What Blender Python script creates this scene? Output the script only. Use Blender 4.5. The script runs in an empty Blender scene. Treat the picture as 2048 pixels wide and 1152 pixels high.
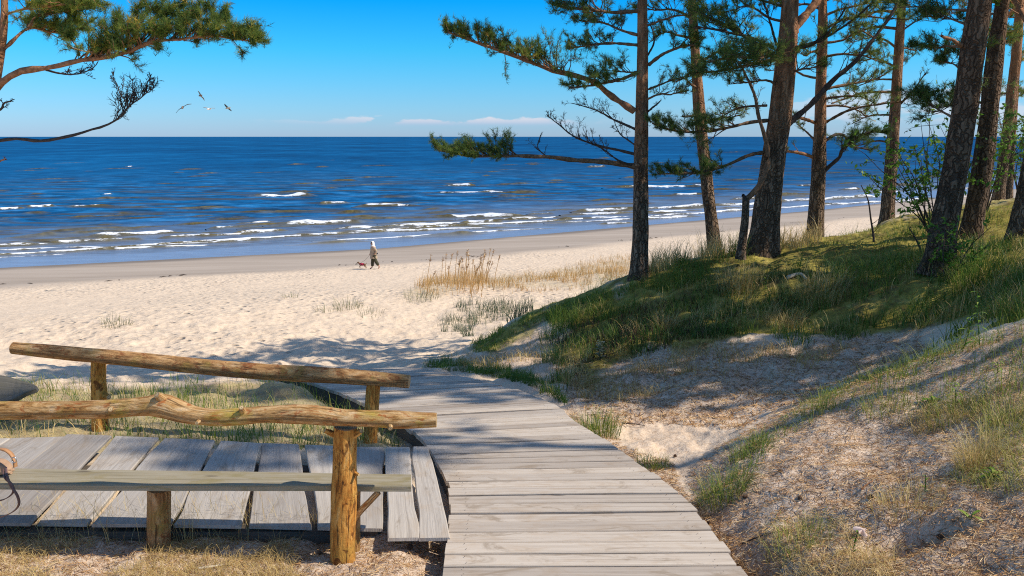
import bpy, math, random
import numpy as np
from mathutils import Vector

random.seed(7)
RNG = np.random.default_rng(7)
SC = bpy.context.scene
COL = SC.collection
PI = math.pi

# ------------------------------------------------------------------ camera
F = 1650.0
PITCH = math.radians(10.4)
ZC = 8.8
CP, SP = math.cos(PITCH), math.sin(PITCH)

cam_d = bpy.data.cameras.new('camera')
cam = bpy.data.objects.new('camera', cam_d)
COL.objects.link(cam)
cam.location = (0, 0, ZC)
cam.rotation_euler = (PI / 2 - PITCH, 0, 0)
cam_d.sensor_width = 36
cam_d.lens = F / 2048 * 36
cam_d.clip_start = 0.05
cam_d.clip_end = 120000
SC.camera = cam


def ray(px, py):
    a = (px - 1024) / F
    b = (576 - py) / F
    y = CP + b * SP
    return a / y, (-SP + b * CP) / y


def on_drop(px, py, H):
    rx, rz = ray(px, py)
    t = -H / rz
    return np.array((rx * t, t, ZC - H))


def at(px, py, Y):
    rx, rz = ray(px, py)
    return np.array((rx * Y, Y, ZC + rz * Y))


def project(p):
    x = p[:, 0]; y = p[:, 1]; z = p[:, 2] - ZC
    dep = y * CP - z * SP
    up = y * SP + z * CP
    dep = np.where(dep < 0.01, 0.01, dep)
    return 1024 + F * x / dep, 576 - F * up / dep


# ------------------------------------------------------------------ noise
def _h(ix, iy, seed):
    n = (ix.astype(np.int64) * 374761393 + iy.astype(np.int64) * 668265263 + seed * 974711) & 0x7fffffff
    n = ((n ^ (n >> 13)) * 1274126177) & 0x7fffffff
    return ((n ^ (n >> 16)) & 0xffff) / 65535.0


def vnoise(x, y, seed=0):
    x = np.asarray(x, float); y = np.asarray(y, float)
    ix = np.floor(x); iy = np.floor(y)
    fx = x - ix; fy = y - iy
    fx = fx * fx * (3 - 2 * fx); fy = fy * fy * (3 - 2 * fy)
    a = _h(ix, iy, seed); b = _h(ix + 1, iy, seed); c = _h(ix, iy + 1, seed); d = _h(ix + 1, iy + 1, seed)
    return (a * (1 - fx) + b * fx) * (1 - fy) + (c * (1 - fx) + d * fx) * fy * 1.0


def fbm(x, y, o=4, seed=0, rough=0.5):
    s = 0; a = 1; t = 0
    for i in range(o):
        s = s + a * (vnoise(x * 2 ** i + 17.3 * i, y * 2 ** i - 9.1 * i, seed + i) - 0.5)
        t += a; a *= rough
    return s / t * 2


def sstep(a, b, x):
    t = np.clip((x - a) / (b - a), 0, 1)
    return t * t * (3 - 2 * t)


# ------------------------------------------------------------------ mesh helpers
def link(name, me, parent=None, loc=None):
    o = bpy.data.objects.new(name, me)
    COL.objects.link(o)
    if parent is not None:
        o.parent = parent
    if loc is not None:
        o.location = loc
    return o


def tag(o, label=None, cat=None, group=None, kind=None):
    if label: o['label'] = label
    if cat: o['category'] = cat
    if group: o['group'] = group
    if kind: o['kind'] = kind
    return o


def empty(name, loc, label, cat, group=None):
    o = bpy.data.objects.new(name, None)
    o.empty_display_size = 0.2
    COL.objects.link(o)
    o.location = loc
    return tag(o, label, cat, group)


def fast_mesh(name, V, Fc, mats, smooth=True, attrs=None, midx=None, uv=None):
    """V (n,3), Fc (m,k) ; attrs name->(n,) floats per vertex ; uv (n,2) per vertex"""
    V = np.asarray(V, np.float32); Fc = np.asarray(Fc, np.int32)
    me = bpy.data.meshes.new(name)
    m, k = Fc.shape
    me.vertices.add(len(V)); me.vertices.foreach_set('co', V.ravel())
    me.loops.add(m * k); me.loops.foreach_set('vertex_index', Fc.ravel())
    me.polygons.add(m)
    me.polygons.foreach_set('loop_start', np.arange(0, m * k, k, dtype=np.int32))
    me.polygons.foreach_set('loop_total', np.full(m, k, np.int32))
    if midx is not None:
        me.polygons.foreach_set('material_index', np.asarray(midx, np.int32))
    me.update(calc_edges=True)
    if smooth:
        me.polygons.foreach_set('use_smooth', np.ones(m, bool))
    for nm, arr in (attrs or {}).items():
        a = me.attributes.new(nm, 'FLOAT', 'POINT')
        a.data.foreach_set('value', np.asarray(arr, np.float32))
    if uv is not None:
        l = me.uv_layers.new(name='UVMap')
        l.data.foreach_set('uv', np.asarray(uv, np.float32)[Fc.ravel()].ravel())
    for mt in (mats if isinstance(mats, (list, tuple)) else [mats]):
        me.materials.append(mt)
    return me


class MB:
    """collects lofts into one mesh, with uv and material index"""
    def __init__(self):
        self.V = []; self.F = []; self.UV = []; self.M = []; self.n = 0; self.A = []

    def add(self, V, Fl, uv=None, mi=0, att=0.0):
        V = np.asarray(V, float)
        self.V.append(V)
        for f in Fl:
            self.F.append([int(i) + self.n for i in f]); self.M.append(mi)
        self.UV.append(np.zeros((len(V), 2)) if uv is None else np.asarray(uv, float))
        self.A.append(np.broadcast_to(np.asarray(att, float), (len(V),)))
        self.n += len(V)

    def loft(self, S, closed=True, caps=True, uoff=0.0, mi=0, capmi=None, att=0.0):
        """S (n,m,3) sections"""
        S = np.asarray(S, float)
        n, m, _ = S.shape
        V = S.reshape(-1, 3)
        mid = S.mean(axis=1)
        L = np.concatenate([[0], np.cumsum(np.linalg.norm(np.diff(mid, axis=0), axis=1))])
        per = np.concatenate([[0], np.cumsum(np.linalg.norm(np.diff(S[0], axis=0), axis=1))])
        uv = np.stack([np.repeat(L, m) + uoff, np.tile(per, n) + uoff * 1.7], 1)
        fl = []
        mm = m if closed else m - 1
        for i in range(n - 1):
            for j in range(mm):
                k = (j + 1) % m
                fl.append((i * m + j, i * m + k, (i + 1) * m + k, (i + 1) * m + j))
        self.add(V, fl, uv, mi, att)
        if caps:
            cm = mi if capmi is None else capmi
            for idx, rev in ((0, True), (n - 1, False)):
                c = S[idx]
                ce = c.mean(axis=0)
                loc = (c - ce)
                a = c[0] - ce; a = a / (np.linalg.norm(a) + 1e-9)
                b = c[m // 4] - ce; b = b / (np.linalg.norm(b) + 1e-9)
                u2 = np.stack([loc @ a, loc @ b], 1)
                r = list(range(m))
                # centre fan
                VV = np.vstack([c, ce[None]])
                uu = np.vstack([u2, [[0, 0]]])
                ff = [(j, (j + 1) % m, m) if not rev else ((j + 1) % m, j, m) for j in r]
                self.add(VV, ff, uu, cm, att)

    def build(self, name, mats, parent=None, base=None, smooth=True):
        V = np.vstack(self.V)
        if base is not None:
            V = V - np.asarray(base)[None]
        me = bpy.data.meshes.new(name)
        me.from_pydata(V.tolist(), [], self.F)
        uv = np.vstack(self.UV)
        l = me.uv_layers.new(name='UVMap')
        idx = np.zeros(len(me.loops), np.int32); me.loops.foreach_get('vertex_index', idx)
        l.data.foreach_set('uv', uv[idx].astype(np.float32).ravel())
        a = me.attributes.new('tint', 'FLOAT', 'POINT')
        a.data.foreach_set('value', np.concatenate(self.A).astype(np.float32))
        for mt in (mats if isinstance(mats, (list, tuple)) else [mats]):
            me.materials.append(mt)
        me.polygons.foreach_set('material_index', np.array(self.M, np.int32))
        if smooth:
            me.polygons.foreach_set('use_smooth', np.ones(len(self.F), bool))
        me.update()
        return link(name, me, parent)


def spline(P, n):
    """Catmull-Rom resample of P (k,d) to n points"""
    P = np.asarray(P, float)
    k = len(P)
    if k == 2:
        t = np.linspace(0, 1, n)[:, None]
        return P[0] * (1 - t) + P[1] * t
    E = np.vstack([2 * P[0] - P[1], P, 2 * P[-1] - P[-2]])
    d = np.concatenate([[0], np.cumsum(np.linalg.norm(np.diff(P[:, :3], axis=0), axis=1))])
    u = np.linspace(0, d[-1], n)
    out = []
    for x in u:
        i = min(max(int(np.searchsorted(d, x, side='right')) - 1, 0), k - 2)
        t = (x - d[i]) / max(d[i + 1] - d[i], 1e-9)
        p0, p1, p2, p3 = E[i], E[i + 1], E[i + 2], E[i + 3]
        out.append(0.5 * ((2 * p1) + (-p0 + p2) * t + (2 * p0 - 5 * p1 + 4 * p2 - p3) * t * t + (-p0 + 3 * p1 - 3 * p2 + p3) * t ** 3))
    return np.array(out)


def frames(P):
    T = np.gradient(P, axis=0)
    T /= np.linalg.norm(T, axis=1)[:, None] + 1e-9
    ref = np.array((0, 0, 1.0)) if abs(T[0, 2]) < 0.8 else np.array((0, 1.0, 0))
    A = np.cross(T, ref); A /= np.linalg.norm(A, axis=1)[:, None] + 1e-9
    B = np.cross(A, T)
    return T, A, B


def tube_sections(P, R, m=8, rough=0.0, seed=0, freq=3.0):
    P = np.asarray(P, float); n = len(P)
    R = np.broadcast_to(np.asarray(R, float), (n,))
    T, A, B = frames(P)
    th = np.linspace(0, 2 * PI, m, endpoint=False)
    rr = np.repeat(R[:, None], m, 1)
    if rough > 0:
        L = np.concatenate([[0], np.cumsum(np.linalg.norm(np.diff(P, axis=0), axis=1))])
        nx = (L[:, None] * freq + np.zeros((1, m)))
        ny = np.cos(th)[None] * 1.3 + seed * 3.1 + np.zeros((n, 1))
        nz = np.sin(th)[None] * 1.3 + seed * 1.7 + np.zeros((n, 1))
        rr = rr * (1 + rough * (fbm(nx + nz * 2.0, ny + nx * 0.3, 3, seed)))
    return P[:, None] + rr[..., None] * (np.cos(th)[None, :, None] * A[:, None] + np.sin(th)[None, :, None] * B[:, None])


# ------------------------------------------------------------------ materials
def nodes(name):
    m = bpy.data.materials.new(name)
    m.use_nodes = True
    nt = m.node_tree
    for n in list(nt.nodes): nt.nodes.remove(n)
    return m, nt


class N:
    def __init__(self, nt): self.nt = nt

    def __call__(self, t, ins=None, **kw):
        n = self.nt.nodes.new(t)
        for k, v in kw.items(): setattr(n, k, v)
        for k, v in (ins or {}).items():
            if isinstance(v, bpy.types.NodeSocket): self.nt.links.new(v, n.inputs[k])
            else: n.inputs[k].default_value = v
        return n

    def noise(self, vec, scale, detail=4, rough=0.55, dist=0.0):
        return self('ShaderNodeTexNoise', {'Vector': vec, 'Scale': scale, 'Detail': detail, 'Roughness': rough, 'Distortion': dist}).outputs['Fac']

    def mapr(self, v, a, b, c=0.0, d=1.0):
        return self('ShaderNodeMapRange', {'Value': v, 'From Min': a, 'From Max': b, 'To Min': c, 'To Max': d}, interpolation_type='SMOOTHSTEP').outputs[0]

    def mix(self, f, a, b, mode='MIX'):
        n = self.nt.nodes.new('ShaderNodeMix'); n.data_type = 'RGBA'; n.blend_type = mode
        for s, v in ((n.inputs[0], f), (n.inputs[6], a), (n.inputs[7], b)):
            if isinstance(v, bpy.types.NodeSocket): self.nt.links.new(v, s)
            else: s.default_value = (*v, 1) if isinstance(v, tuple) and len(v) == 3 else v
        return n.outputs[2]

    def math(self, op, a, b=0.0, clamp=False):
        return self('ShaderNodeMath', {0: a, 1: b}, operation=op, use_clamp=clamp).outputs[0]

    def ramp(self, f, stops):
        n = self('ShaderNodeValToRGB', {'Fac': f})
        e = n.color_ramp.elements
        while len(e) < len(stops): e.new(0.5)
        for el, (p, c) in zip(e, stops):
            el.position = p; el.color = (*c, 1)
        return n.outputs['Color']

    def attr(self, nm):
        return self('ShaderNodeAttribute', attribute_name=nm).outputs['Fac']

    def mapping(self, vec, scale, rot=(0, 0, 0), loc=(0, 0, 0)):
        return self('ShaderNodeMapping', {'Vector': vec, 'Scale': scale, 'Rotation': rot, 'Location': loc}).outputs[0]

    def bump(self, h, strength, dist, normal=None):
        ins = {'Height': h, 'Strength': strength, 'Distance': dist}
        if normal is not None: ins['Normal'] = normal
        return self('ShaderNodeBump', ins).outputs[0]

    def out(self, col, rough=0.8, normal=None, spec=0.3, transl=0.0, tcol=None):
        ins = {'Base Color': col if isinstance(col, bpy.types.NodeSocket) else (*col, 1), 'Roughness': rough, 'Specular IOR Level': spec}
        if normal is not None: ins['Normal'] = normal
        p = self('ShaderNodeBsdfPrincipled', ins)
        sh = p.outputs[0]
        if transl > 0:
            t = self('ShaderNodeBsdfTranslucent', {'Color': tcol if tcol is not None else (col if isinstance(col, bpy.types.NodeSocket) else (*col, 1))})
            mx = self('ShaderNodeMixShader', {0: transl})
            self.nt.links.new(sh, mx.inputs[1]); self.nt.links.new(t.outputs[0], mx.inputs[2])
            sh = mx.outputs[0]
        o = self('ShaderNodeOutputMaterial')
        self.nt.links.new(sh, o.inputs['Surface'])


def m_plain(name, c, rough=0.7, var=0.25, scale=30.0, bump=0.0, spec=0.3):
    m, nt = nodes(name); n = N(nt)
    co = n('ShaderNodeTexCoord').outputs['Object']
    f = n.noise(co, scale, 5, 0.6)
    c2 = tuple(max(0, x * (1 - var)) for x in c); c3 = tuple(min(1, x * (1 + var)) for x in c)
    col = n.ramp(f, [(0.3, c2), (0.7, c3)])
    nm = n.bump(f, bump, 0.01) if bump > 0 else None
    n.out(col, rough, nm, spec)
    return m


def m_ground():
    m, nt = nodes('sand_and_dune'); n = N(nt)
    co = n('ShaderNodeTexCoord').outputs['Object']
    grass = n.attr('grass'); litter = n.attr('litter'); wet = n.attr('wet'); dry = n.attr('dry'); dark = n.attr('dark')
    n1 = n.noise(co, 1.3, 6, 0.6); n2 = n.noise(co, 9, 6, 0.65); n3 = n.noise(co, 60, 4, 0.7); n4 = n.noise(co, 0.35, 4, 0.6)
    pit = n('ShaderNodeTexVoronoi', {'Vector': n.mapping(co, (1.0, 1.35, 0.3), (0, 0, 0.5)), 'Scale': 2.1}).outputs['Distance']
    pitm = n.mapr(pit, 0.06, 0.28)
    sand = n.ramp(n2, [(0.25, (0.60, 0.455, 0.315)), (0.5, (0.73, 0.565, 0.40)), (0.8, (0.82, 0.65, 0.48))])
    sand = n.mix(n.mapr(n1, 0.4, 0.7, 0, 0.35), sand, (0.54, 0.415, 0.30))
    wn = n.noise(n.mapping(co, (0.06, 0.5, 1), (0, 0, -0.62)), 1.0, 6, 0.65)
    wetc = n.ramp(wn, [(0.3, (0.34, 0.27, 0.205)), (0.55, (0.42, 0.34, 0.265)), (0.8, (0.49, 0.405, 0.32))])
    sand = n.mix(n.math('MULTIPLY', n.math('MULTIPLY', n.math('SUBTRACT', 1.0, pitm), dry), 0.35), sand, (0.30, 0.21, 0.14))
    col = n.mix(wet, sand, wetc)
    # very wet rim by the water
    col = n.mix(n.attr('rim'), col, (0.20, 0.165, 0.135))
    # grey, needle strewn sand in the dune valley
    vor = n('ShaderNodeTexVoronoi', {'Vector': n.mapping(co, (1, 1, 1)), 'Scale': 38.0, 'Randomness': 1.0}).outputs['Distance']
    lit_tex = n.noise(co, 26, 6, 0.75, 1.5)
    lc = n.ramp(lit_tex, [(0.34, (0.20, 0.10, 0.05)), (0.43, (0.55, 0.38, 0.25)), (0.53, (0.74, 0.575, 0.43)), (0.75, (0.82, 0.68, 0.54))])
    lc = n.mix(n.mapr(n1, 0.46, 0.72, 0, 0.6), lc, n.ramp(n3, [(0.3, (0.20, 0.10, 0.045)), (0.7, (0.55, 0.34, 0.19))]))
    col = n.mix(litter, col, lc)
    gm = n.ramp(n.noise(co, 5, 7, 0.7), [(0.3, (0.10, 0.075, 0.028)), (0.5, (0.30, 0.25, 0.05)), (0.72, (0.56, 0.44, 0.13))])
    gm = n.mix(n.mapr(n3, 0.48, 0.7, 0, 0.75), gm, (0.24, 0.16, 0.065))
    gm = n.mix(n.mapr(n.noise(co, 2.6, 6, 0.7), 0.5, 0.62, 0, 0.65), gm, (0.13, 0.085, 0.04))
    gf = n.math('MULTIPLY', grass, n.mapr(n.math('ADD', n.math('MULTIPLY', n2, 0.8), n.math('MULTIPLY', grass, 0.6)), 0.40, 0.75))
    col = n.mix(gf, col, gm)
    col = n.mix(dark, col, (0.055, 0.04, 0.022))  # painted shade on the ground beneath the boardwalk
    # bump : footprints on dry sand, grain, clods
    fp = n('ShaderNodeTexVoronoi', {'Vector': n.mapping(co, (1.0, 1.0, 0.3)), 'Scale': 2.6}, feature='SMOOTH_F1').outputs['Distance']
    fp2 = n('ShaderNodeTexVoronoi', {'Vector': co, 'Scale': 4.4}, feature='F1').outputs['Distance']
    hh = n.math('ADD', n.math('ADD', n.math('MULTIPLY', fp, 0.4), n.math('MULTIPLY', fp2, 0.3)), n.math('MULTIPLY', pitm, 0.55))
    b1 = n.bump(hh, n.math('MULTIPLY', dry, 0.8), 0.22)
    b2 = n.bump(n2, n.math('SUBTRACT', 0.6, n.math('MULTIPLY', wet, 0.5)), 0.05, b1)
    b3 = n.bump(lit_tex, n.math('ADD', 0.05, n.math('MULTIPLY', litter, 0.55)), 0.022, b2)
    b4 = n.bump(n3, 0.3, 0.006, b3)
    n.out(col, 0.95, b4, 0.1)
    return m


def m_sea():
    m, nt = nodes('sea_water'); n = N(nt)
    co = n('ShaderNodeTexCoord').outputs['Object']
    foam = n.attr('foam'); shal = n.attr('shal'); brown = n.attr('brown'); far = n.attr('far')
    st = n.mapping(co, (0.26, 0.40, 1), (0, 0, -0.45))
    a1 = n.noise(st, 0.62, 8, 0.68)
    a2 = n.noise(n.mapping(co, (0.35, 1.3, 1), (0, 0, -0.5)), 0.9, 5, 0.6)
    a3 = n.noise(n.mapping(co, (0.012, 0.008, 1), (0, 0, -0.2)), 1.0, 12, 0.85)
    deep = n.ramp(a1, [(0.36, (0.009, 0.028, 0.050)), (0.45, (0.004, 0.060, 0.155)), (0.55, (0.007, 0.118, 0.29)), (0.66, (0.04, 0.21, 0.44))])
    farc = n.ramp(a3, [(0.40, (0.001, 0.032, 0.095)), (0.5, (0.001, 0.064, 0.175)), (0.60, (0.004, 0.112, 0.275))])
    deep = n.mix(far, deep, farc)
    bz = n.mapr(n.noise(n.mapping(co, (0.07, 0.5, 1), (0, 0, -0.62)), 0.55, 4, 0.55), 0.49, 0.62)
    bz = n.math('MULTIPLY', bz, n.attr('mid'))
    deep = n.mix(n.math('MULTIPLY', bz, 0.8), deep, (0.062, 0.054, 0.034))
    sh = n.ramp(a2, [(0.36, (0.13, 0.105, 0.065)), (0.5, (0.165, 0.160, 0.145)), (0.64, (0.20, 0.225, 0.255))])
    col = n.mix(shal, deep, sh)
    col = n.mix(n.mapr(shal, 0.86, 0.92, 0, 0.6), col, (0.22, 0.29, 0.40))
    brc = n.ramp(n.noise(co, 1.4, 5, 0.6), [(0.3, (0.060, 0.048, 0.018)), (0.7, (0.20, 0.155, 0.055))])
    col = n.mix(brown, col, brc)
    ff = n.math('ADD', foam, n.math('MULTIPLY', n.math('SUBTRACT', n.noise(n.mapping(co, (0.45, 0.9, 2.0)), 1.6, 8, 0.75), 0.5), 3.0))
    ff = n.math('MULTIPLY', n.mapr(ff, 0.35, 0.75), n.mapr(foam, 0.02, 0.2))
    col = n.mix(ff, col, (0.80, 0.80, 0.80))
    h = n.math('ADD', n.math('MULTIPLY', a1, 1.0), n.math('MULTIPLY', a2, 0.3))
    bp = n.bump(h, 0.5, 0.5)
    d = n('ShaderNodeBsdfDiffuse', {'Color': col, 'Roughness': 0.3, 'Normal': bp})
    g = n('ShaderNodeBsdfGlossy', {'Color': (0.75, 0.85, 1, 1), 'Roughness': 0.22, 'Normal': bp})
    lw = n('ShaderNodeLayerWeight', {'Blend': 0.25, 'Normal': bp}).outputs['Fresnel']
    fac = n.math('MULTIPLY', n.math('MULTIPLY', lw, 0.26), n.math('SUBTRACT', 1.0, ff))
    fac = n.math('MULTIPLY', fac, n.math('ADD', 0.35, n.math('MULTIPLY', shal, 0.9)))
    mx = n('ShaderNodeMixShader', {0: fac})
    nt.links.new(d.outputs[0], mx.inputs[1]); nt.links.new(g.outputs[0], mx.inputs[2])
    o = n('ShaderNodeOutputMaterial'); nt.links.new(mx.outputs[0], o.inputs['Surface'])
    return m


def m_planks(name, lo, mid, hi, warm):
    m, nt = nodes(name); n = N(nt)
    uv = n('ShaderNodeTexCoord').outputs['UV']
    t = n.attr('tint')
    g1 = n.noise(n.mapping(uv, (1.2, 38, 1)), 1.0, 7, 0.65, 0.6)
    g2 = n.noise(n.mapping(uv, (2.5, 5, 1)), 1.6, 5, 0.6, 1.0)
    g3 = n.noise(n.mapping(uv, (5, 160, 1)), 1.0, 3, 0.6, 0.3)
    col = n.ramp(g1, [(0.22, lo), (0.46, mid), (0.78, hi)])
    col = n.mix(n.mapr(g2, 0.45, 0.75, 0, 0.6), col, warm)
    col = n.mix(n.mapr(g3, 0.58, 0.78, 0, 0.35), col, tuple(x * 0.6 for x in lo))
    col = n.mix(0.85, col, n.ramp(t, [(0.0, (0.62, 0.59, 0.57)), (0.5, (0.90, 0.88, 0.86)), (1.0, (1.10, 1.06, 1.0))]), 'MULTIPLY')
    stn = n.noise(n.mapping(uv, (1.1, 2.2, 1)), 2.4, 6, 0.7, 1.2)
    col = n.mix(n.mapr(stn, 0.53, 0.66, 0, 0.65), col, tuple(x * 0.62 for x in warm))
    kn = n('ShaderNodeTexVoronoi', {'Vector': n.mapping(uv, (1.4, 5, 1)), 'Scale': 1.0}).outputs['Distance']
    col = n.mix(n.mapr(kn, 0.03, 0.085, 0.75, 0.0), col, (0.07, 0.05, 0.035))
    b = n.bump(n.math('ADD', g1, n.math('MULTIPLY', g3, 0.6)), 0.55, 0.006)
    n.out(col, 0.85, b, 0.2)
    return m


def m_log(name, stops, green, bark):
    m, nt = nodes(name); n = N(nt)
    uv = n('ShaderNodeTexCoord').outputs['UV']
    ob = n('ShaderNodeTexCoord').outputs['Object']
    g1 = n.noise(n.mapping(uv, (4.5, 17, 1)), 1.3, 8, 0.68, 1.0)
    g2 = n.noise(ob, 5.0, 5, 0.6)
    g3 = n.noise(n.mapping(uv, (4, 60, 1)), 1.0, 4, 0.7, 0.6)
    g4 = n.noise(n.mapping(uv, (6, 11, 1)), 1.4, 7, 0.7, 1.5)
    col = n.ramp(g1, stops)
    col = n.mix(n.mapr(g2, 0.50, 0.70, 0, 0.7), col, green)
    col = n.mix(n.mapr(g4, 0.54, 0.62, 0, 0.85), col, bark)
    col = n.mix(n.mapr(g3, 0.54, 0.66, 0, 0.8), col, (0.06, 0.03, 0.015))
    b = n.bump(n.math('ADD', n.math('MULTIPLY', g1, 0.7), n.math('ADD', g3, n.math('MULTIPLY', g4, 0.8))), 0.8, 0.014)
    n.out(col, 0.9, b, 0.12)
    return m


def m_endgrain():
    m, nt = nodes('end_grain'); n = N(nt)
    uv = n('ShaderNodeTexCoord').outputs['UV']
    w = n('ShaderNodeTexWave', {'Vector': uv, 'Scale': 28.0, 'Distortion': 2.0, 'Detail': 3.0}, wave_type='RINGS', rings_direction='Z').outputs['Fac']
    col = n.ramp(w, [(0.2, (0.30, 0.19, 0.09)), (0.8, (0.58, 0.42, 0.22))])
    col = n.mix(n.mapr(n.noise(uv, 18, 5, 0.6), 0.45, 0.7, 0, 0.6), col, (0.20, 0.13, 0.07))
    n.out(col, 0.85, None, 0.2)
    return m


def m_bark(name, orange=1.0, k=1.0):
    m, nt = nodes(name); n = N(nt)
    ob = n('ShaderNodeTexCoord').outputs['Object']
    z = n('ShaderNodeSeparateXYZ', {0: ob}).outputs['Z']
    st = n.mapping(ob, (1, 1, 0.20))
    v = n('ShaderNodeTexVoronoi', {'Vector': n.mix(0.12, st, n('ShaderNodeTexNoise', {'Vector': ob, 'Scale': 9.0}).outputs['Color']), 'Scale': 19.0}, feature='DISTANCE_TO_EDGE').outputs['Distance']
    n1 = n.noise(st, 14, 6, 0.65); n2 = n.noise(ob, 2.3, 4, 0.6); n3 = n.noise(n.mapping(ob, (1, 1, .5)), 40, 4, 0.7)
    low = n.ramp(n1, [(0.3, (0.10, 0.062, 0.038)), (0.55, (0.27, 0.175, 0.108)), (0.75, (0.46, 0.33, 0.225))])
    low = n.mix(n.mapr(v, 0.0, 0.16, 0.6, 0.0), low, (0.06, 0.042, 0.03))
    low = n.mix(n.mapr(n2, 0.56, 0.75, 0, 0.45), low, (0.15, 0.14, 0.05))
    up = n.ramp(n1, [(0.3, (0.15, 0.065, 0.028)), (0.55, (0.39, 0.18, 0.085)), (0.75, (0.55, 0.315, 0.17))])
    up = n.mix(n.mapr(n3, 0.5, 0.75, 0, 0.55), up, (0.20, 0.12, 0.075))
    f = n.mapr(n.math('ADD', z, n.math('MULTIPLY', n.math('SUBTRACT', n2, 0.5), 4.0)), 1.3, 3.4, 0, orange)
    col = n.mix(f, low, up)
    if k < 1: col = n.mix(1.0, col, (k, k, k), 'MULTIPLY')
    h = n.math('ADD', n.mapr(v, 0.0, 0.2), n.math('MULTIPLY', n1, 0.8))
    b = n.bump(h, n.mapr(f, 0, 1, 1.0, 0.45), 0.05)
    n.out(col, 0.9, b, 0.15)
    return m


def m_leaf(name, stops, transl=0.35, rough=0.55):
    m, nt = nodes(name); n = N(nt)
    col = n.ramp(n.attr('tint'), stops)
    n.out(col, rough, None, 0.25, transl, col)
    return m


M = {}
M['ground'] = m_ground()
M['sea'] = m_sea()
M['walk'] = m_planks('boardwalk_planks', (0.34, 0.28, 0.225), (0.56, 0.48, 0.395), (0.69, 0.605, 0.505), (0.47, 0.355, 0.245))
M['deck'] = m_planks('platform_planks', (0.28, 0.245, 0.21), (0.44, 0.395, 0.345), (0.56, 0.51, 0.45), (0.42, 0.33, 0.24))
M['seat'] = m_planks('seat_board', (0.22, 0.185, 0.115), (0.47, 0.41, 0.28), (0.62, 0.56, 0.42), (0.40, 0.32, 0.14))
M['beam'] = m_planks('beam_wood', (0.10, 0.085, 0.07), (0.17, 0.145, 0.12), (0.24, 0.21, 0.18), (0.15, 0.12, 0.08))
M['board'] = m_planks('driftwood_board', (0.09, 0.085, 0.07), (0.17, 0.16, 0.13), (0.26, 0.24, 0.20), (0.12, 0.11, 0.06))
M['log'] = m_log('peeled_log', [(0.32, (0.12, 0.05, 0.016)), (0.43, (0.38, 0.195, 0.065)), (0.56, (0.58, 0.36, 0.16)), (0.75, (0.72, 0.55, 0.36))], (0.44, 0.34, 0.04), (0.36, 0.11, 0.03))
M['log2'] = m_log('weathered_log', [(0.30, (0.09, 0.042, 0.016)), (0.42, (0.30, 0.145, 0.055)), (0.56, (0.50, 0.28, 0.115)), (0.75, (0.66, 0.45, 0.26))], (0.32, 0.22, 0.05), (0.24, 0.08, 0.03))
M['post'] = m_log('orange_post', [(0.32, (0.16, 0.05, 0.012)), (0.43, (0.48, 0.185, 0.035)), (0.56, (0.68, 0.33, 0.075)), (0.75, (0.76, 0.50, 0.22))], (0.48, 0.28, 0.06), (0.12, 0.04, 0.014))
M['end'] = m_endgrain()
M['nail'] = m_plain('rusty_nail', (0.07, 0.045, 0.03), 0.7, 0.4, 200)
M['bark'] = m_bark('pine_bark', 0.8)
M['bark_red'] = m_bark('pine_bark_red', 1.0)
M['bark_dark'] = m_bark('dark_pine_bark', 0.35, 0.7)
M['branch'] = m_plain('branch_bark', (0.20, 0.115, 0.065), 0.9, 0.5, 22, 0.6, 0.15)
M['branch_red'] = m_plain('red_branch_bark', (0.36, 0.17, 0.085), 0.9, 0.45, 22, 0.6, 0.15)
M['dead'] = m_plain('dead_twig', (0.085, 0.062, 0.05), 0.9, 0.4, 25, 0.3, 0.1)
M['needle'] = m_leaf('pine_needles', [(0.0, (0.055, 0.105, 0.034)), (0.3, (0.13, 0.205, 0.045)), (0.65, (0.29, 0.35, 0.060)), (0.92, (0.54, 0.52, 0.09)), (1.0, (0.75, 0.48, 0.09))], 0.5)
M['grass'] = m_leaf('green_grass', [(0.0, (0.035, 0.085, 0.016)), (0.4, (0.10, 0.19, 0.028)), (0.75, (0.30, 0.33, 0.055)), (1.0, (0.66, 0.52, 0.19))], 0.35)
M['straw'] = m_leaf('dry_grass', [(0.0, (0.26, 0.16, 0.055)), (0.5, (0.60, 0.42, 0.15)), (0.85, (0.74, 0.57, 0.26)), (1.0, (0.30, 0.32, 0.06))], 0.25)
M['bluegrass'] = m_leaf('beach_grass', [(0.0, (0.055, 0.095, 0.055)), (0.5, (0.14, 0.17, 0.085)), (1.0, (0.36, 0.32, 0.16))], 0.3)
M['heath'] = m_leaf('heath_leaves', [(0.0, (0.035, 0.045, 0.015)), (0.5, (0.085, 0.055, 0.028)), (1.0, (0.20, 0.085, 0.045))], 0.2)
M['reed'] = m_leaf('reed_grass', [(0.0, (0.17, 0.20, 0.06)), (0.4, (0.52, 0.33, 0.12)), (1.0, (0.74, 0.43, 0.17))], 0.3)
M['litter'] = m_leaf('needle_litter', [(0.0, (0.10, 0.05, 0.025)), (0.45, (0.34, 0.17, 0.065)), (0.8, (0.60, 0.36, 0.15)), (1.0, (0.70, 0.55, 0.33))], 0.0, 0.8)
M['leaf'] = m_leaf('bright_leaves', [(0.0, (0.045, 0.12, 0.015)), (0.5, (0.12, 0.26, 0.030)), (1.0, (0.30, 0.40, 0.06))], 0.45, 0.45)
M['weed'] = m_leaf('weed_leaves', [(0.0, (0.06, 0.15, 0.02)), (0.5, (0.19, 0.32, 0.04)), (1.0, (0.40, 0.46, 0.10))], 0.4, 0.45)
M['pale'] = m_leaf('pale_weed', [(0.0, (0.12, 0.16, 0.09)), (0.5, (0.26, 0.29, 0.19)), (1.0, (0.45, 0.46, 0.36))], 0.3, 0.6)

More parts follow.
